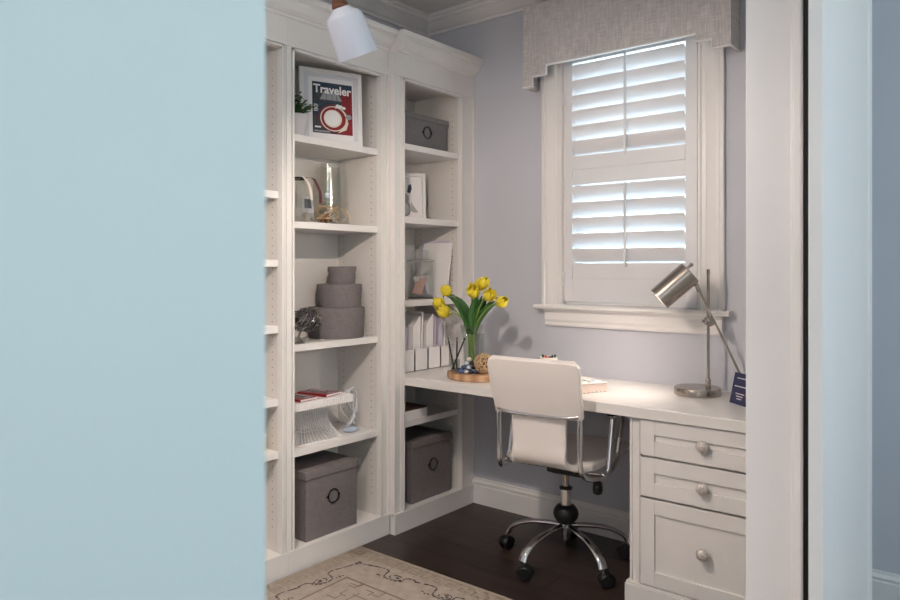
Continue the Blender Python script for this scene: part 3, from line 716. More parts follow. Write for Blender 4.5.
# ------------------------------------------------------------------ magazine files on the desktop
DZ = .7585
def mag_file(y, label, papers, w_=.098):
    """front low edge at x=.27, back tall edge at x=.03"""
    t = thing('magazine_file', (.15, y+w_/2, DZ), label, 'magazine file', 'white magazine files under the corner shelf')
    side = [(.03,0),(.272,0),(.272,.112),(.235,.118),(.13,.245),(.03,.245)]
    m_ = MB(); th = .003
    m_.prism(side, (0,y,DZ), (0,y+th,DZ), (1,0,0), (0,0,1)); m_.prism(side, (0,y+w_-th,DZ), (0,y+w_,DZ), (1,0,0), (0,0,1))
    m_.box((.269,y,DZ), (.272,y+w_,DZ+.112)); m_.box((.03,y,DZ), (.033,y+w_,DZ+.245)); m_.box((.03,y,DZ), (.272,y+w_,DZ+.003))
    m_.build('holder', WHITE, t)
    for (yy, top, tw, lean, mm, lb) in papers:
        P_ = [(y+yy, DZ+.004), (y+yy+tw, DZ+.004), (y+yy+tw+lean, DZ+top), (y+yy+tw+lean-.012 if tw > .035 else y+yy+lean, DZ+top-.002)] + ([(y+yy+.002, DZ+top-.055)] if tw > .035 else [])
        sh = MB().prism(P_, (.05,0,0), (.250,0,0), (0,1,0), (0,0,1)).build('papers', mm)
        tag(sh, lb, 'papers', 'papers in the magazine files')
mag_file(-.508, 'first white magazine file, next to the left stile, holding lilac papers', [(.008,.225,.030,0,LILAC,'lilac paper stack in the leftmost magazine file'),(.046,.228,.026,.001,LILAC,'second lilac paper stack in the leftmost magazine file')])
mag_file(-.404, 'second white magazine file from the left, papers rising to a slanted top', [(.008,.278,.050,.010,WHITE,'tall white paper stack in the second magazine file'),(.066,.300,.012,.012,WHITE,'tallest thin white papers in the second magazine file')])
mag_file(-.299, 'third white magazine file from the left, beside the pencils', [(.008,.285,.050,.010,WHITE,'thick white paper stack in the third magazine file'),(.066,.272,.012,.014,LILAC,'thin lilac papers in the third magazine file')])
mag_file(-.197, 'rightmost white magazine file, behind the tulip vase', [(.006,.26,.036,-.003,LILAC,'lilac paper stack in the rightmost magazine file'),(.050,.24,.014,.003,WHITE,'thin white papers in the rightmost magazine file')], w_=.074)

# flat box under the desktop
t = thing('flat_box', (.21, -.45, .5305), 'flat white box with a dark wooden lid on the shelf beneath the desktop', 'box')
MB().box((.06,-.562,.5305),(.318,-.364,.574)).build('body', WHITE, t, bevel=.001)
MB().box((.06,-.562,.574),(.318,-.364,.582)).build('lid', DARKW, t, bevel=.001, label='dark brown wooden lid')

# ------------------------------------------------------------------ wood slice tray and what stands on it
TC = Vector((.655, -.400, DZ))
TH = .030
m_ = MB(); prof_ = []
seg = 40; vs = []
for zz, k_ in ((0,.96),(.004,1),(TH-.004,1),(TH,.97)):
    for q in range(seg):
        a = 2*PI*q/seg; r_ = .128*(1+.03*math.sin(3*a)+.02*math.sin(5*a+1))*k_
        vs.append((TC.x+r_*1.12*math.cos(a+.6), TC.y+r_*.92*math.sin(a+.6), TC.z+zz))
fs = [tuple(range(seg))[::-1], tuple(3*seg+q for q in range(seg))]
for i in range(3):
    for q in range(seg): fs.append((i*seg+q, i*seg+(q+1)%seg, (i+1)*seg+(q+1)%seg, (i+1)*seg+q))
m_.add(vs, fs)
tag(m_.build('wooden_tray', SLICE, smooth=True), 'pale wood slice tray under the tulip vase on the desktop', 'tray')
TZ = DZ+TH+.0005
RV = Vector((.776,.6307,0)); FV = Vector((-.6307,.776,0))
def on(r_, f_, z=TZ): q = TC + RV*r_ + FV*f_; return Vector((q.x, q.y, z))

vc = on(-.016, .022)
t = thing('glass_vase', tuple(vc), 'clear flared glass vase holding yellow tulips on the wood slice tray', 'vase')
MB().lathe([(.002,.002),(.036,.002),(.038,.010),(.037,.05),(.041,.14),(.056,.222),(.0575,.226),(.0555,.226),(.0395,.14),(.0355,.05),(.0345,.016),(.002,.012)], vc, 36, cap=False).build('glass_body', GLS, t, smooth=True)

# tulips
heads = [(.490,-.415,1.176,0),(.436,-.405,1.110,1),(.492,-.435,1.074,1),(.634,-.395,1.184,0),(.675,-.44,1.175,1),(.706,-.40,1.217,0),(.655,-.36,1.205,0),(.755,-.42,1.160,1),(.826,-.42,1.132,0)]
hl = ['leftmost upper yellow tulip with a lone closed head','far left yellow tulip drooping low','lower left open yellow tulip just above the papers','yellow tulip at the top left of the centre cluster','open yellow tulip at the front of the centre cluster','topmost yellow tulip of the bunch','yellow tulip behind the topmost one','yellow tulip right of the centre cluster','rightmost yellow tulip reaching toward the wall']
for k, (hx, hy, hz, op) in enumerate(heads):
    hp = Vector((hx, hy, hz)); HS = 1.3; b0 = vc + Vector((random.uniform(-.016,.016), random.uniform(-.016,.016), .030))
    nk = vc + Vector(((hx-vc.x)*.16, (hy-vc.y)*.16, .222))
    mid = Vector((nk.x+(hp.x-nk.x)*.55, nk.y+(hp.y-nk.y)*.55, nk.z+(hp.z-nk.z)*.75+.01))
    t = thing('tulip', tuple(b0), hl[k], 'tulip', 'yellow tulips in the glass vase')
    side = (Vector((hp.x-vc.x, hp.y-vc.y, 0)) * 4.5); ax = (Vector((0,0,.55)) + side); ax.normalize()
    st = hp - ax*.030
    MB().tube([b0, nk, mid, st], .0032, 7, sm=6).build('stem', STEM, t, smooth=True)
    m_ = MB(); q_ = Vector((0,0,1)).rotation_difference(ax)
    for pl in range(6):
        a0 = pl*PI/3 + k; rb = (.020 if pl % 2 else .0225)*HS; rows = []
        for i in range(7):
            f = i/6; rr = rb*math.sin(min(1, f*1.35+.12)*PI*.62)*(1.12 if op else 1.0); zz = (-.024 + .054*f)*HS
            if f > .6: rr *= (1 - (f-.6)*(.55 if op else 1.25))
            wd = .95*math.sin(PI*(f*.86+.10))**.8
            rows.append([hp + q_ @ Vector((rr*math.cos(a0+wd*(j-2)/2*.95), rr*math.sin(a0+wd*(j-2)/2*.95), zz - .003*abs(j-2)*(f**2)*2)) for j in range(5)])
        m_.sheet(rows)
    m_.build('flower', YEL, t, smooth=True, solid=.0012)
    # leaves: broad blades rising from the vase neck
    m_ = MB(); nl = 2 if k % 2 == 0 else 1
    for lv in range(nl):
        dirv = Vector((hp.x-nk.x, hp.y-nk.y, 0)); dirv = dirv.normalized() if dirv.length > .02 else Vector((1,0,0))
        aa = math.radians(random.uniform(-35, 35)); dirv = Matrix.Rotation(aa, 3, 'Z') @ dirv
        Ln = random.uniform(.10, .145); out = min(.13, (Vector((hp.x-nk.x, hp.y-nk.y, 0)).length)*.8 + random.uniform(0, .02))
        base = vc + Vector((0,0,.180)) + dirv*.014; sd = dirv.cross(Vector((0,0,1))).normalized()*.6 + RV*.4*random.choice((-1,1)); sd.normalize(); rows = []
        for i in range(9):
            f = i/8; c_ = base + dirv*(out*f**1.7) + Vector((0,0,.10 + .0)) * f + Vector((0,0,Ln*.62*math.sin(f*PI*.55)))
            hw = .027*math.sin(PI*min(1, f*.93+.07))**.75
            rows.append([c_ - sd*hw + dirv*.004, c_ , c_ + sd*hw + dirv*.004])
        m_.sheet(rows)
    m_.build('leaf', GRN, t, smooth=True, solid=.0012)

cc = on(.026, .085)
t = thing('glass_cylinder', tuple(cc), 'narrow clear glass cylinder just right of the tulip vase', 'glass')
MB().lathe([(.002,.002),(.022,.002),(.024,.008),(.024,.178),(.022,.178),(.022,.012),(.002,.010)], cc, 28, cap=False).build('glass_body', GLS, t, smooth=True)

cc = on(.100, .100, DZ+.0005) + RV*.02 + FV*.03
t = thing('glass_bowl', tuple(cc), 'small teal glass bowl partly hidden by the office chair back', 'bowl')
MB().lathe([(.002,.002),(.022,.002),(.030,.016),(.040,.058),(.042,.062),(.039,.062),(.028,.020),(.002,.008)], cc, 28, cap=False).build('glass_body', TEALG, t, smooth=True)

# pencil glass
gc = on(-.096, .004)
t = thing('glass_tumbler', tuple(gc), 'small clear tumbler holding three black pencils at the tray\'s left end', 'tumbler')
MB().lathe([(.002,.002),(.020,.002),(.022,.008),(.024,.062),(.0225,.062),(.020,.012),(.002,.008)], gc, 24, cap=False).build('glass_body', GLS, t, smooth=True)
for (r0, r1, f0, f1, lb) in ((-.004,-.034,.004,.012,'black pencil with green end leaning left in the tumbler'),(.008,.010,.010,.014,'upright black pencil with green end in the tumbler'),(-.014,.048,-.006,-.010,'black pencil with green end leaning right across the others')):
    a = gc + RV*r0 + FV*f0 + Vector((0,0,.012)); b_ = gc + RV*r1 + FV*f1 + Vector((0,0,.165)); t = thing('pencil', tuple(a), lb, 'pencil', 'black pencils in the tumbler')
    dv = (b_-a); MB().tube([a, a+dv*.9], .0038, 6).build('barrel', BLACK, t)
    m_ = MB(); m_.tube([a+dv*.9, a+dv*.93], .0040, 8, 0); m_.build('green_band', mat('green_band', (84, 150, 50), .4), t)
    MB().tube([a+dv*.93, b_], .0038, 8).build('eraser', BLACK, t)

# pebbles
k = 0
for r_, f_, lv in ((-.052,-.055,0),(-.030,-.062,0),(-.008,-.066,0),(.012,-.060,0),(-.044,-.028,0),(-.020,-.036,0),(.004,-.040,0),(.024,-.036,0),(-.060,-.004,0),(-.036,-.002,0),
                   (-.040,-.045,1),(-.018,-.050,1),(.004,-.052,1),(-.030,-.020,1),(-.008,-.026,1),(.016,-.030,1),(-.028,-.038,2),(-.004,-.042,2),(.010,-.040,2),(-.016,-.036,3)):
    r2 = random.uniform(.0115, .0145); m = (BLUEG, CLRB, DRKB, BLUEG, CREAM)[k % 5]
    nm = {BLUEG: 'blue', CLRB: 'clear pale', DRKB: 'dark', CREAM: 'cream'}[m]
    c = on(r_*1.05-.012, f_, TZ + .0105 + lv*.0185)
    o_ = MB().ball((0,0,0), r2, sx=random.uniform(.9,1.15), sy=random.uniform(.9,1.1), sz=.82, seg=12, rings=8).build('glass_pebble', m, smooth=True); o_.location = c
    tag(o_, nm + ' glass pebble heaped in front of the tulip vase', 'pebble', nm + ' glass pebbles at the tulip vase'); k += 1

# wicker ball
bc = on(.040, -.052, TZ+.048)
t = thing('wicker_ball', (bc.x, bc.y, TZ), 'tan woven wicker ball on the wood slice tray beside the chair back', 'ornament')
m_ = MB()
for k in range(38):
    ax = Vector((random.gauss(0,1), random.gauss(0,1), random.gauss(0,1))).normalized(); u_ = ax.orthogonal().normalized(); v_ = ax.cross(u_); rr = random.uniform(.043, .048); off = random.uniform(-.5,.5)
    r3 = rr*math.sqrt(1-off*off); a0 = random.uniform(0, 6)
    m_.tube([bc + ax*(rr*off) + u_*(r3*math.cos(a0+q*.25)) + v_*(r3*math.sin(a0+q*.25)) for q in range(18)], .0022, 5)
m_.ball(bc, .034, 1); m_.build('woven_body', [TWINE, WALNUT], t, smooth=True)

# ------------------------------------------------------------------ things along the desktop
c = Vector((.942, -.195, DZ+.0005))
t = thing('pen_cup', tuple(c), 'cream cup of coloured markers peeking over the chair back', 'cup')
MB().lathe([(.002,.001),(.040,.001),(.042,.005),(.042,.104),(.0395,.106),(.0385,.104),(.038,.008),(.002,.006)], c, 32, cap=False).build('cup', mat('cream_ceramic', (236, 226, 216), .3), t, smooth=True)
mk = [((30,90,60),'dark green'),((210,60,80),'pink'),((230,110,50),'orange'),((90,60,120),'purple'),((40,50,90),'navy'),((40,100,50),'green')]
for k, (cl, nm) in enumerate(mk):
    f = (k-2.5)/2.5; a = c + RV*(.018*f) + FV*random.uniform(-.01,.01) + Vector((0,0,.007)); b_ = c + RV*(.029*f) + FV*random.uniform(-.02,-.004) + Vector((0,0,.108 + .010*abs(f)))
    t = thing('marker', tuple(a), nm + ' marker standing in the cream cup', 'marker', 'markers in the cream cup'); dv = b_-a
    MB().tube([a, a+dv*.75], .0048, 8).build('barrel', WHITE, t, smooth=True); MB().tube([a+dv*.75, b_], .0054, 8).build('cap', mat('marker_'+nm.replace(' ', '_'), cl, .4), t, smooth=True)
c = Vector((.932, -.100, DZ+.0005))
t = thing('mug', tuple(c), 'plain white rounded mug right of the marker cup', 'mug')
MB().lathe([(.002,.001),(.028,.001),(.037,.02),(.038,.05),(.032,.080),(.029,.084),(.027,.082),(.033,.05),(.002,.01)], c, 28, cap=False).build('mug_body', PORC, t, smooth=True)
MB().tube([c+Vector((.036,.004,.06)), c+Vector((.058,.006,.055)), c+Vector((.060,.006,.030)), c+Vector((.037,.004,.024))], .004, 7, sm=5).build('handle', PORC, t, smooth=True)

# white patterned book
t = thing('book', (1.22, -.33, DZ), 'thick book with white cover dotted with coloured shapes behind the chair', 'book')
p0, p1, p3 = Vector((1.262,-.452,0)), Vector((1.318,-.330,0)), Vector((1.09,-.372,0))
u_ = (p1-p0); v_ = (p3-p0); v_ = v_ - u_.normalized()*v_.dot(u_.normalized()); z_ = Vector((0,0,1)); o_ = p0 + u_/2 + v_/2 + Vector((0,0,DZ+.001)); th = .040
MB().obox(o_+z_*(th/2), u_*.475, v_*.485, z_*(th/2-.003)).build('pages', mat('page_block', (226, 206, 196), .8), t)
m_ = MB()
m_.obox(o_+z_*.0015, u_*.5, v_*.5, z_*.0015); m_.obox(o_+z_*(th-.0015), u_*.5, v_*.5, z_*.0015); m_.obox(o_+z_*(th/2)+v_*.493, u_*.5, v_*.007, z_*(th/2))
cl = [mat('bk_orange', (214, 100, 60), .5), mat('bk_green', (130, 160, 60), .5), mat('bk_dark', (50, 52, 48), .5), mat('bk_blue', (170, 190, 214), .5)]
for k in range(26):
    a, b_ = random.uniform(-.42,.42), random.uniform(-.45,.45); s_ = random.uniform(.03,.09)
    m_.obox(o_+z_*(th+.0003)+u_*a+v_*b_, u_*s_, v_*s_*.5, z_*.0003, random.choice((1,2,3,4,4,4)))
for k in range(6): m_.obox(o_+z_*.0015+u_*(-.42+.16*k)-v_*.5, u_*random.uniform(.02,.05), v_*.003, z_*.0014, (2,1,4,3,2,1)[k]); m_.obox(o_+z_*.0015-u_*.5+v_*(-.40+.16*k), u_*.004, v_*random.uniform(.02,.04), z_*.0014, (3,1,4,2,3,1)[k])
m_.build('cover', [WHITE]+cl, t)

# navy card leaning
t = thing('card_sign', (1.86, -.30, DZ), 'navy blue card with white lettering leaning on the desktop beside the door jamb', 'sign')
cb0 = Vector((1.810, -.258, DZ+.001)); cu_ = Vector((.789,-.614,0)).normalized(); cn = Vector((cu_.y, -cu_.x, 0)); cn = -cn if cn.y > 0 else cn
lean = math.radians(10); cup = Vector((0,0,1))*math.cos(lean) - cn*math.sin(lean) + cu_*.0; cnn = cn*math.cos(lean) + Vector((0,0,1))*math.sin(lean)
cup = (cup + cu_*.06).normalized()
m_ = MB(); slab(m_, cb0, cu_, cup, cnn, 0, .105, 0, .122, 0, .003)
m2 = m_
for (bz, a0, a1) in ((.100,.022,.085),(.068,.014,.094),(.040,.028,.080),(.030,.034,.074),(.020,.040,.070)):
    a = a0
    while a < a1:
        l = random.uniform(.004,.010); slab(m2, cb0, cu_, cup, cnn, a, min(a1,a+l), bz, bz+.0035, .003, .0034, 1); a += l+.0018
m2.build('card', [NAVY, WHITE], t)
MB().prism([(0,0),(.06,0),(.012,.10)], cb0+cu_*.05-cn*.004, cb0+cu_*.053-cn*.004, -cn, (0,0,1)).build('easel_back', DKGREY, t)

# ------------------------------------------------------------------ desk lamp
lb = Vector((1.645, -.158, DZ+.0005)); pb = Vector((1.680, -.130, DZ))
t = thing('desk_lamp', tuple(lb), 'brushed nickel desk lamp with tilted cylinder shade on a round base', 'lamp')
MB().lathe([(.002,0),(.092,0),(.095,.003),(.095,.027),(.092,.031),(.002,.032)], lb, 56).build('base', NICKEL, t, smooth=True)
m_ = MB(); m_.tube([pb+Vector((0,0,.030)), pb+Vector((0,0,.522))], .0062, 14); m_.lathe([(.011,.030),(.011,.062),(.0075,.068)], pb, 18); m_.lathe([(.0072,.505),(.0072,.525),(.002,.527)], pb, 14)
m_.build('pole', NICKEL, t, smooth=True)
jz = Vector((0,0,.308)); J0 = pb + jz
m_ = MB(); fwd = -FV
m_.lathe([(.004,-.022),(.019,-.018),(.021,-.008),(.021,.008),(.019,.018),(.010,.022),(.002,.024)], J0 + fwd*.010, 22, axis=tuple(fwd)); m_.tube([J0-RV*.026, J0+RV*.024], .006, 10)
m_.build('pivot_joint', NICKEL, t, smooth=True)
JA = J0 + fwd*.020; hd = JA - RV*.056 + Vector((0,0,.151)); tl = JA + RV*.150 - Vector((0,0,.268))
MB().tube([hd, tl], .0048, 12).build('arm', NICKEL, t, smooth=True)
m_ = MB(); e1 = hd.lerp(JA, .18); m_.tube([hd, e1], .0085, 12); m_.ball(hd, .010, seg=12, rings=8)
m_.build('swivel', NICKEL, t, smooth=True)
ax = (-RV*.030 - Vector((0,0,.0275))).normalized(); ax = (ax + FV*.16).normalized()
top = hd - RV*.008 + Vector((0,0,.008)) 
pr_ = Vector((0,0,1)).cross(ax); side_ = ax.cross(pr_).normalized()
up_s = (RV*-.0275 + Vector((0,0,.030))).normalized()
sc0 = hd + up_s*.048 + Vector((0,0,.018)) + RV*.006
m_ = MB()
m_.lathe([(.002,0),(.049,0),(.052,.003),(.052,.168),(.0505,.168),(.0505,.005),(.002,.004)], sc0, 48, axis=tuple(ax), cap=False); m_.build('lamp_shade', NICKEL, t, smooth=True)
m_ = MB(); m_.tube([sc0 + up_s*.022 - ax*.001, sc0 + up_s*.022 - ax*.028], .0065, 12); m_.lathe([(.008,0),(.008,.010),(.002,.012)], sc0+up_s*.022-ax*.020, 14, axis=tuple(-ax)); m_.build('switch', NICKEL, t, smooth=True)
MB().ball(sc0+ax*.085, .024, seg=16, rings=10).build('bulb', BULB, t, smooth=True)
LAMP_POS = sc0 + ax*.125; LAMP_AX = ax

# ------------------------------------------------------------------ pendant light
def shade(c_mouth, axis, lb):
    """axis points from neck to mouth"""
    a = Vector(axis).normalized(); c0 = c_mouth - a*.152
    return c0, a
PD = Vector((.086, .996, 0)).normalized()
PC = Vector((1.281, -1.765, 0)) - PD*.30
t = thing('ceiling_light', (PC.x, PC.y, H), 'ceiling light with walnut arms and tilted white porcelain shades above the rug', 'ceiling light')
MB().lathe([(.07,-.03),(.075,-.022),(.075,-.001)], (PC.x, PC.y, H), 32).build('canopy', WALNUT, t, smooth=True)
MB().tube([(PC.x,PC.y,H-.02),(PC.x,PC.y,2.26)], .009, 10).build('stem', WALNUT, t, smooth=True)
MB().ball((PC.x,PC.y,2.25), .035).build('hub', WALNUT, t, smooth=True)
BULBS = []
for k in range(2):
    dv = Matrix.Rotation(k*PI, 3, 'Z') @ PD
    ax_ = (dv*math.sin(math.radians(27.6)) - Vector((0,0,1))*math.cos(math.radians(27.6)))
    mouth = Vector((PC.x, PC.y, 0)) + dv*.30 + Vector((0,0,1.880)); neck = mouth - ax_*.134
    MB().tube([Vector((PC.x,PC.y,2.25)), Vector((PC.x,PC.y,2.24))+dv*.12, neck - ax_*.06], .008, 10, sm=6).build('arm', WALNUT, t, smooth=True)
    MB().lathe([(.010,-.075),(.012,-.05),(.015,-.026),(.023,-.004),(.023,.002)], neck, 24, axis=tuple(ax_)).build('neck', WALNUT, t, smooth=True)
    MB().lathe([(.020,-.002),(.024,.002),(.032,.011),(.044,.019),(.0515,.028),(.0590,.134),(.0565,.134),(.049,.030),(.030,.016),(.018,.004)], neck, 44, axis=tuple(ax_), cap=False).build('lamp_shade', PORC, t, smooth=True)
    MB().ball(neck+ax_*.085, .024).build('bulb', BULB, t, smooth=True)
    BULBS.append(neck + ax_*.118)

# ------------------------------------------------------------------ office chair
ch = thing('office_chair', (0,0,0), 'white leather office chair with chrome arms and five castors pulled up to the desk', 'office chair')
def sling(rows_w, th=.018):
    """rows: (y,z,halfwidth)"""
    m_ = MB(); R_ = []
    for (y, z, hw) in rows_w:
        R_.append([Vector((hw*q/5, y + .010*(abs(q)/5)**2*(1 if z > .55 else 0), z + (.004*(1-(q/5)**2) if z < .55 else 0))) for q in range(-5, 6)])
    m_.sheet(R_); return m_
pad = [(-.280,.692,.193),(-.293,.745,.195),(-.315,.80,.198),(-.328,.86,.201),(-.337,.898,.202),(-.341,.912,.194),(-.334,.918,.182)]
sling(pad).build('backrest', LEATH, ch, smooth=True, solid=.030, bevel=.006)
low = [(-.276,.705,.120),(-.274,.66,.120),(-.272,.60,.119),(-.270,.54,.119),(-.262,.505,.120),(-.235,.483,.134),(-.20,.474,.165),(-.14,.474,.195),(-.05,.476,.208),(.05,.482,.212),(.14,.492,.212),(.20,.498,.210),(.23,.488,.205),(.238,.47,.20)]
P_ = spline([Vector(q) for q in low], 3)
sling([tuple(q) for q in P_]).build('seat', LEATH, ch, smooth=True, solid=.024, bevel=.004)
for sx in (-1, 1):
    MB().tube([(sx*.188,-.165,.478),(sx*.205,-.06,.480),(sx*.209,.05,.485),(sx*.207,.19,.500)], .014, 10, sm=6).build('seat_piping', LEATH, ch, smooth=True)
    x = sx*.181; xo = sx*.230
    MB().tube([(sx*.176,-.285,.735),(x,-.276,.70),(x,-.275,.60),(x,-.275,.52),(sx*.185,-.262,.475),(sx*.198,-.225,.448),(sx*.220,-.150,.438),(xo,-.105,.450),(xo,-.088,.49),(xo,-.068,.57),(xo,-.048,.655),(xo,-.044,.672)], .0115, 12, sm=6).build('back_post', CHROME, ch, smooth=True)
    MB().tube([(sx*.225,-.14,.445),(xo,-.08,.447),(xo,-.03,.462),(xo,.010,.500),(xo,.050,.59),(xo,.085,.665)], .0095, 12, sm=6).build('arm_strut', CHROME, ch, smooth=True)
    mm = MB(); mm.lathe([(.011,0),(.024,.012),(.026,.016),(.002,.018)], (xo,-.045,.660), 18); mm.build('arm_bracket', CHROME, ch, smooth=True)
    mm = MB(); mm.obox((xo, .045, .686), (.022,0,0), (0,.11,0), (0,0,.009)); mm.build('armrest', BLACK, ch, bevel=.006, segs=3)
mm = MB(); mm.tube([(-.180,-.286,.704),(-.10,-.300,.694),(.10,-.300,.694),(.180,-.286,.704)], .0070, 10, sm=6); mm.build('back_crossbar', CHROME, ch, smooth=True)
for ry, rz in ((-.11,.440),(-.02,.456)): MB().tube([(-.230,ry,rz),(.230,ry,rz)], .009, 10).build('seat_rail', CHROME, ch, smooth=True)
mm = MB(); mm.box((-.045,-.105,.412),(.075,.085,.446)); mm.box((-.045,-.06,.395),(.045,.05,.412)); mm.box((.02,-.03,.385),(.10,.02,.415)); mm.build('tilt_mechanism', BLACK, ch, bevel=.006)
mm = MB(); mm.tube([(.08,0,.420),(.17,-.09,.420),(.205,-.125,.425)], .005, 8); mm.build('lever', BLACK, ch, smooth=True)
mm = MB(); mm.lathe([(.004,0),(.010,-.006),(.013,-.022),(.020,-.030),(.0185,-.036),(.0215,-.042),(.0195,-.048),(.022,-.054),(.020,-.060),(.019,-.070),(.010,-.076),(.002,-.077)], (.198,-.130,.438), 16); mm.build('lever_knob', BLACK, ch, smooth=True)
mm = MB(); mm.lathe([(.014,.30),(.014,.40)], (0,0,0), 18); mm.build('gas_lift', NICKEL, ch, smooth=True)
mm = MB(); mm.lathe([(.018,.318),(.0285,.320),(.0285,.328),(.017,.332)], (0,0,0), 20); mm.build('lift_collar', BLACK, ch, smooth=True)
mm = MB(); mm.lathe([(.0235,.24),(.0235,.320)], (0,0,0), 24); mm.build('column_sleeve', CHROME, ch, smooth=True)
mm = MB(); mm.lathe([(.020,.168),(.038,.176),(.052,.194),(.056,.212),(.052,.230),(.040,.246),(.026,.252)], (0,0,0), 28); mm.build('hub_cover', BLACK, ch, smooth=True)
mm = MB(); mm.lathe([(.016,.100),(.017,.102),(.017,.150),(.030,.156),(.030,.170),(.020,.172)], (0,0,0), 24); mm.build('hub', CHROME, ch, smooth=True)
for k in range(5):
    a = math.radians((-106, -34, 38, 110, 182)[k]); dv = Vector((math.cos(a), math.sin(a), 0)); sd = Vector((-dv.y, dv.x, 0))
    path = spline([Vector((0,0,0)) + dv*r_ + Vector((0,0,z_)) for r_, z_ in ((.015,.160),(.07,.158),(.15,.150),(.215,.132),(.262,.104),(.280,.074))], 5)
    mm = MB(); R_ = []
    for i, q in enumerate(path):
        f = i/(len(path)-1); tn = (path[min(i+1, len(path)-1)] - path[max(i-1, 0)]).normalized(); nu = sd.cross(tn).normalized(); wv = .0125 + .0085*f; hv = .0105 - .001*f
        R_.append([q + sd*(wv*math.cos(2*PI*j/12)) + nu*(hv*math.sin(2*PI*j/12)) for j in range(13)])
    mm.sheet(R_); mm.add([R_[-1][j] for j in range(12)], [tuple(range(12))]); mm.build('base_leg', CHROME, ch, smooth=True)
    c = dv*.280; cr = (.55, -.3, .9, 2.2, -.4)[k]; wd_ = Vector((math.cos(a+cr), math.sin(a+cr), 0)); hv = Vector((-wd_.y, wd_.x, 0))
    cw_ = c + hv*.012 + Vector((0,0,.0295))
    mm = MB()
    for s_ in (-1, 1): mm.lathe([(.004,0),(.024,0),(.0290,.003),(.0290,.013),(.024,.018),(.004,.018)], cw_ + wd_*(s_*.005) , 24, axis=tuple(wd_*s_))
    cs = mm.build('castor', BLACK, ch, smooth=True)
    mm = MB(); R_ = []
    for q in range(9):
        aa = PI*q/8; R_.append([cw_ + hv*(.0325*math.cos(aa)) + Vector((0,0,.0325*math.sin(aa))) + wd_*(.021*w2) for w2 in (-1,-.5,0,.5,1)])
    mm.sheet(R_); mm.build('castor_hood', BLACK, cs if False else ch, smooth=True, solid=.002)
    mm = MB(); mm.tube([c+Vector((0,0,.055)), c+Vector((0,0,.082))], .0055, 10); mm.build('castor_pin', CHROME, ch, smooth=True)
ch.location = (1.145, -.385, 0); ch.rotation_euler = (0, 0, math.radians(6))

# ------------------------------------------------------------------ rug
rg = thing('area_rug', (1.2, -2.0, 0), 'beige area rug with key border and charcoal scrolling vine', 'rug')
RX0, RX1, RY0, RY1 = .330, 2.02, -3.3, -.848; RT = .009
MB().box((RX0,RY0,.0005),(RX1,RY1,RT)).build('pile', RUGB, rg, bevel=.003)
def flat(m_, pts_, w_, z=RT+.0004, mi=0, closed=False, rag=0.0):
    P_ = [Vector((q[0],q[1],0)) for q in pts_]; n_ = len(P_); L_, R_ = [], []
    for i in range(n_):
        a = P_[i-1] if i else P_[0]; b_ = P_[i+1] if i < n_-1 else P_[-1]; tn = (b_-a); tn = tn.normalized() if tn.length else Vector((1,0,0)); sd = Vector((-tn.y, tn.x, 0))*(w_/2)*(1+random.uniform(-rag,rag))
        L_.append(P_[i]+sd+Vector((0,0,z))); R_.append(P_[i]-sd+Vector((0,0,z)))
    for i in range(n_-1): m_.add([L_[i],L_[i+1],R_[i+1],R_[i]], [(0,1,2,3)], mi)
def seglist(m_, pts_, w_, mi=0, z=RT+.0004):
    for i in range(len(pts_)-1):
        a, b_ = Vector(pts_[i]+(0,)), Vector(pts_[i+1]+(0,)); tn = (b_-a).normalized()*(w_/2); flat(m_, [tuple((a-tn)[:2]), tuple((b_+tn)[:2])], w_, z, mi)
m_ = MB()
# T maps (s along edge from the corner, d inward from edge) for the two visible sides
TA = lambda s, d: (RX0+d, RY1-s)      # left edge
TB = lambda s, d: (RX0+s, RY1-d)      # far edge
for T, L_ in ((TA, 2.3), (TB, 1.6)):
    seglist(m_, [T(.008,.010), T(L_,.010)], .003)
    s0 = .02
    while s0 < L_:
        g = .066
        seglist(m_, [T(s0,.092), T(s0,.026), T(s0+g*.78,.026), T(s0+g*.78,.074), T(s0+g*.32,.074), T(s0+g*.32,.050), T(s0+g*.55,.050)], .010)
        s0 += g
m_.build('key_border', RUGF, rg)
m_ = MB()
def dashes(pts_, w_, on_=3, off_=1):
    i = 0
    while i < len(pts_)-1:
        flat(m_, pts_[i:i+on_+1], w_*random.uniform(.7,1.2), rag=.5); i += on_ + (off_ if random.random() < .6 else 0)
def smooth2(pts_, k=7): return [(q.x, q.y) for q in spline([Vector((a, b_, 0)) for a, b_ in pts_], k)]
def blob(T, s0, d0, r_):
    a = random.uniform(0, 6); n_ = 9
    m_.add([Vector(T(s0+r_*(1.5+.5*math.sin(3*j))*math.cos(j*2*PI/n_+a), d0+r_*(1+.4*math.cos(2*j))*math.sin(j*2*PI/n_+a)) + (RT+.0006,)) for j in range(n_)], [tuple(range(n_))])
def vine(T, L_):
    s0 = .14; P_ = [(.14,.140)]
    while s0 < L_:
        P_ += [(s0+.05,.128),(s0+.12,.110),(s0+.155,.116),(s0+.165,.142),(s0+.178,.168),(s0+.205,.176),(s0+.240,.172),(s0+.265,.150),(s0+.262,.132),(s0+.285,.118),(s0+.33,.122)]
        for q in range(5): blob(T, s0+.245+random.uniform(-.022,.022), .150+random.uniform(-.014,.014), random.uniform(.004,.007))
        for q in range(4): blob(T, s0+.145+random.uniform(-.02,.02), .172+random.uniform(-.008,.008), random.uniform(.003,.006))
        arc = [T(s0+.225+.030*math.cos(q*.55), .148+.020*math.sin(q*.55)) for q in range(12)]; dashes(arc, .005)
        s0 += .265
    dashes(smooth2([T(a, b_) for a, b_ in P_]), .0080)
vine(TA, 2.0); vine(TB, 1.3)
for q in range(6): blob(TA, .142+random.uniform(-.014,.014), .135+random.uniform(-.006,.006), .005)
m_.build('vine_border', RUGD, rg)
m_ = MB()
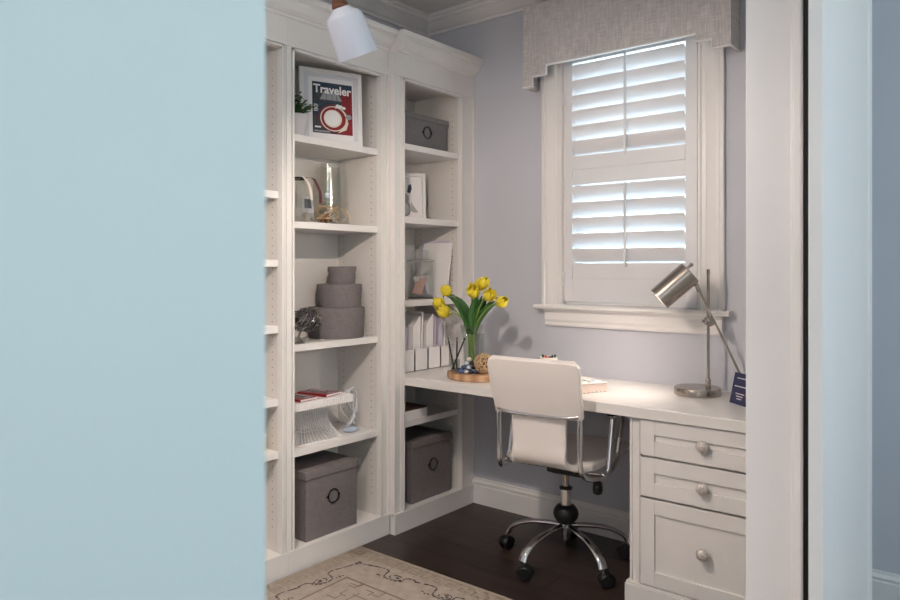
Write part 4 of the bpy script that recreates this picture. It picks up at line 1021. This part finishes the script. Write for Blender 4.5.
seglist(m_, [TA(2.2,.262), (RX0+.205, RY1-.272), TB(1.6,.272)], .009)
for T, L_, d0 in ((TA, 2.2, .262), (TB, 1.5, .272)):
    s0 = .30
    while s0 < L_:
        seglist(m_, [T(s0,d0), T(s0,d0+.045), T(s0-.03,d0+.045)], .006); seglist(m_, [T(s0+.05,d0+.03), T(s0+.09,d0+.03), T(s0+.09,d0+.06)], .006); seglist(m_, [T(s0+.04,d0+.09), T(s0+.11,d0+.09)], .006); s0 += .13
m_.build('inner_border', mat('brown_rug_wool', (128, 110, 102), .95, var=.2, scale=90), rg)
m_ = MB()
for k in range(46):
    x_, y_ = random.uniform(RX0+.42, RX1-.1), random.uniform(RY0+.3, RY1-.42); a = random.uniform(0,6); 
    flat(m_, [(x_+.04*math.cos(a+q*.5), y_+.03*math.sin(a+q*.5)) for q in range(random.randint(3,8))], .009, rag=.4)
for T, L_ in ((TA, 2.2), (TB, 1.5)):
    for k in range(60):
        s0, d0 = random.uniform(.2, L_), random.uniform(.15, .30); a = random.uniform(0,6)
        flat(m_, [T(s0+.022*math.cos(a+q*.6), d0+.014*math.sin(a+q*.6)) for q in range(random.randint(3,6))], .005, z=RT+.0002, rag=.4)
m_.build('field_pattern', RUGT, rg)

# ------------------------------------------------------------------ lights
def point(name, loc, e, col, r=.03):
    l = bpy.data.lights.new(name, 'POINT'); l.energy = e; l.color = col; l.shadow_soft_size = r
    o_ = bpy.data.objects.new(name, l); COL.objects.link(o_); o_.location = loc; return o_
def area(name, loc, target, e, col, sx, sy):
    l = bpy.data.lights.new(name, 'AREA'); l.energy = e; l.color = col; l.shape = 'RECTANGLE'; l.size = sx; l.size_y = sy
    o_ = bpy.data.objects.new(name, l); COL.objects.link(o_); o_.location = loc
    o_.rotation_euler = (Vector(target)-Vector(loc)).to_track_quat('-Z', 'Y').to_euler(); return o_
for k, b_ in enumerate(BULBS): point('pendant_bulb_light', b_, 30.0, (1.0, .855, .74), .012)
sp = bpy.data.lights.new('desk_lamp_light', 'SPOT'); sp.energy = 6.5; sp.color = (1, .88, .78); sp.spot_size = math.radians(165); sp.spot_blend = .8; sp.shadow_soft_size = .03
so = bpy.data.objects.new('desk_lamp_light', sp); COL.objects.link(so); so.location = LAMP_POS; so.rotation_euler = LAMP_AX.to_track_quat('-Z', 'Y').to_euler()
# soft office fill and cool hall fill backing the daylight; both unseen, added lamps
point('office_fill', (1.15, -2.75, 2.40), 12, (1, .95, .91), .16)
area('hall_fill', (3.7, -4.2, 1.7), (3.3, 0, 1.3), 6, (.86, .95, 1.0), 1.4, 1.8)

wd = bpy.data.worlds.new('World'); SC.world = wd; wd.use_nodes = True
bg = wd.node_tree.nodes['Background']
sky = wd.node_tree.nodes.new('ShaderNodeTexSky'); sky.sky_type = 'PREETHAM' if False else 'HOSEK_WILKIE'
sky.turbidity = 3; sky.sun_direction = (0.3, -.5, .8)
mixc = wd.node_tree.nodes.new('ShaderNodeMixRGB'); mixc.inputs['Fac'].default_value = .93; mixc.inputs['Color2'].default_value = (.80, .94, 1.0, 1)
wd.node_tree.links.new(sky.outputs[0], mixc.inputs['Color1']); wd.node_tree.links.new(mixc.outputs[0], bg.inputs['Color'])
bg.inputs['Strength'].default_value = 3.5

# ------------------------------------------------------------------ camera
cam = bpy.data.cameras.new('Camera'); co = bpy.data.objects.new('Camera', cam); COL.objects.link(co)
yaw = math.atan2(580, 714)
co.location = (2.73, -3.145, 1.29); co.rotation_euler = (PI/2, 0, yaw)
cam.sensor_width = 36; cam.lens = 36*714/900; cam.shift_y = -32/900; cam.clip_start = .03
cam.dof.use_dof = True; cam.dof.focus_distance = 3.1; cam.dof.aperture_fstop = 6.5
SC.camera = co
SC.view_settings.view_transform = 'Standard'; SC.view_settings.look = 'None'; SC.view_settings.gamma = 1; SC.view_settings.use_curve_mapping = False
SC.view_settings.exposure = 0.7
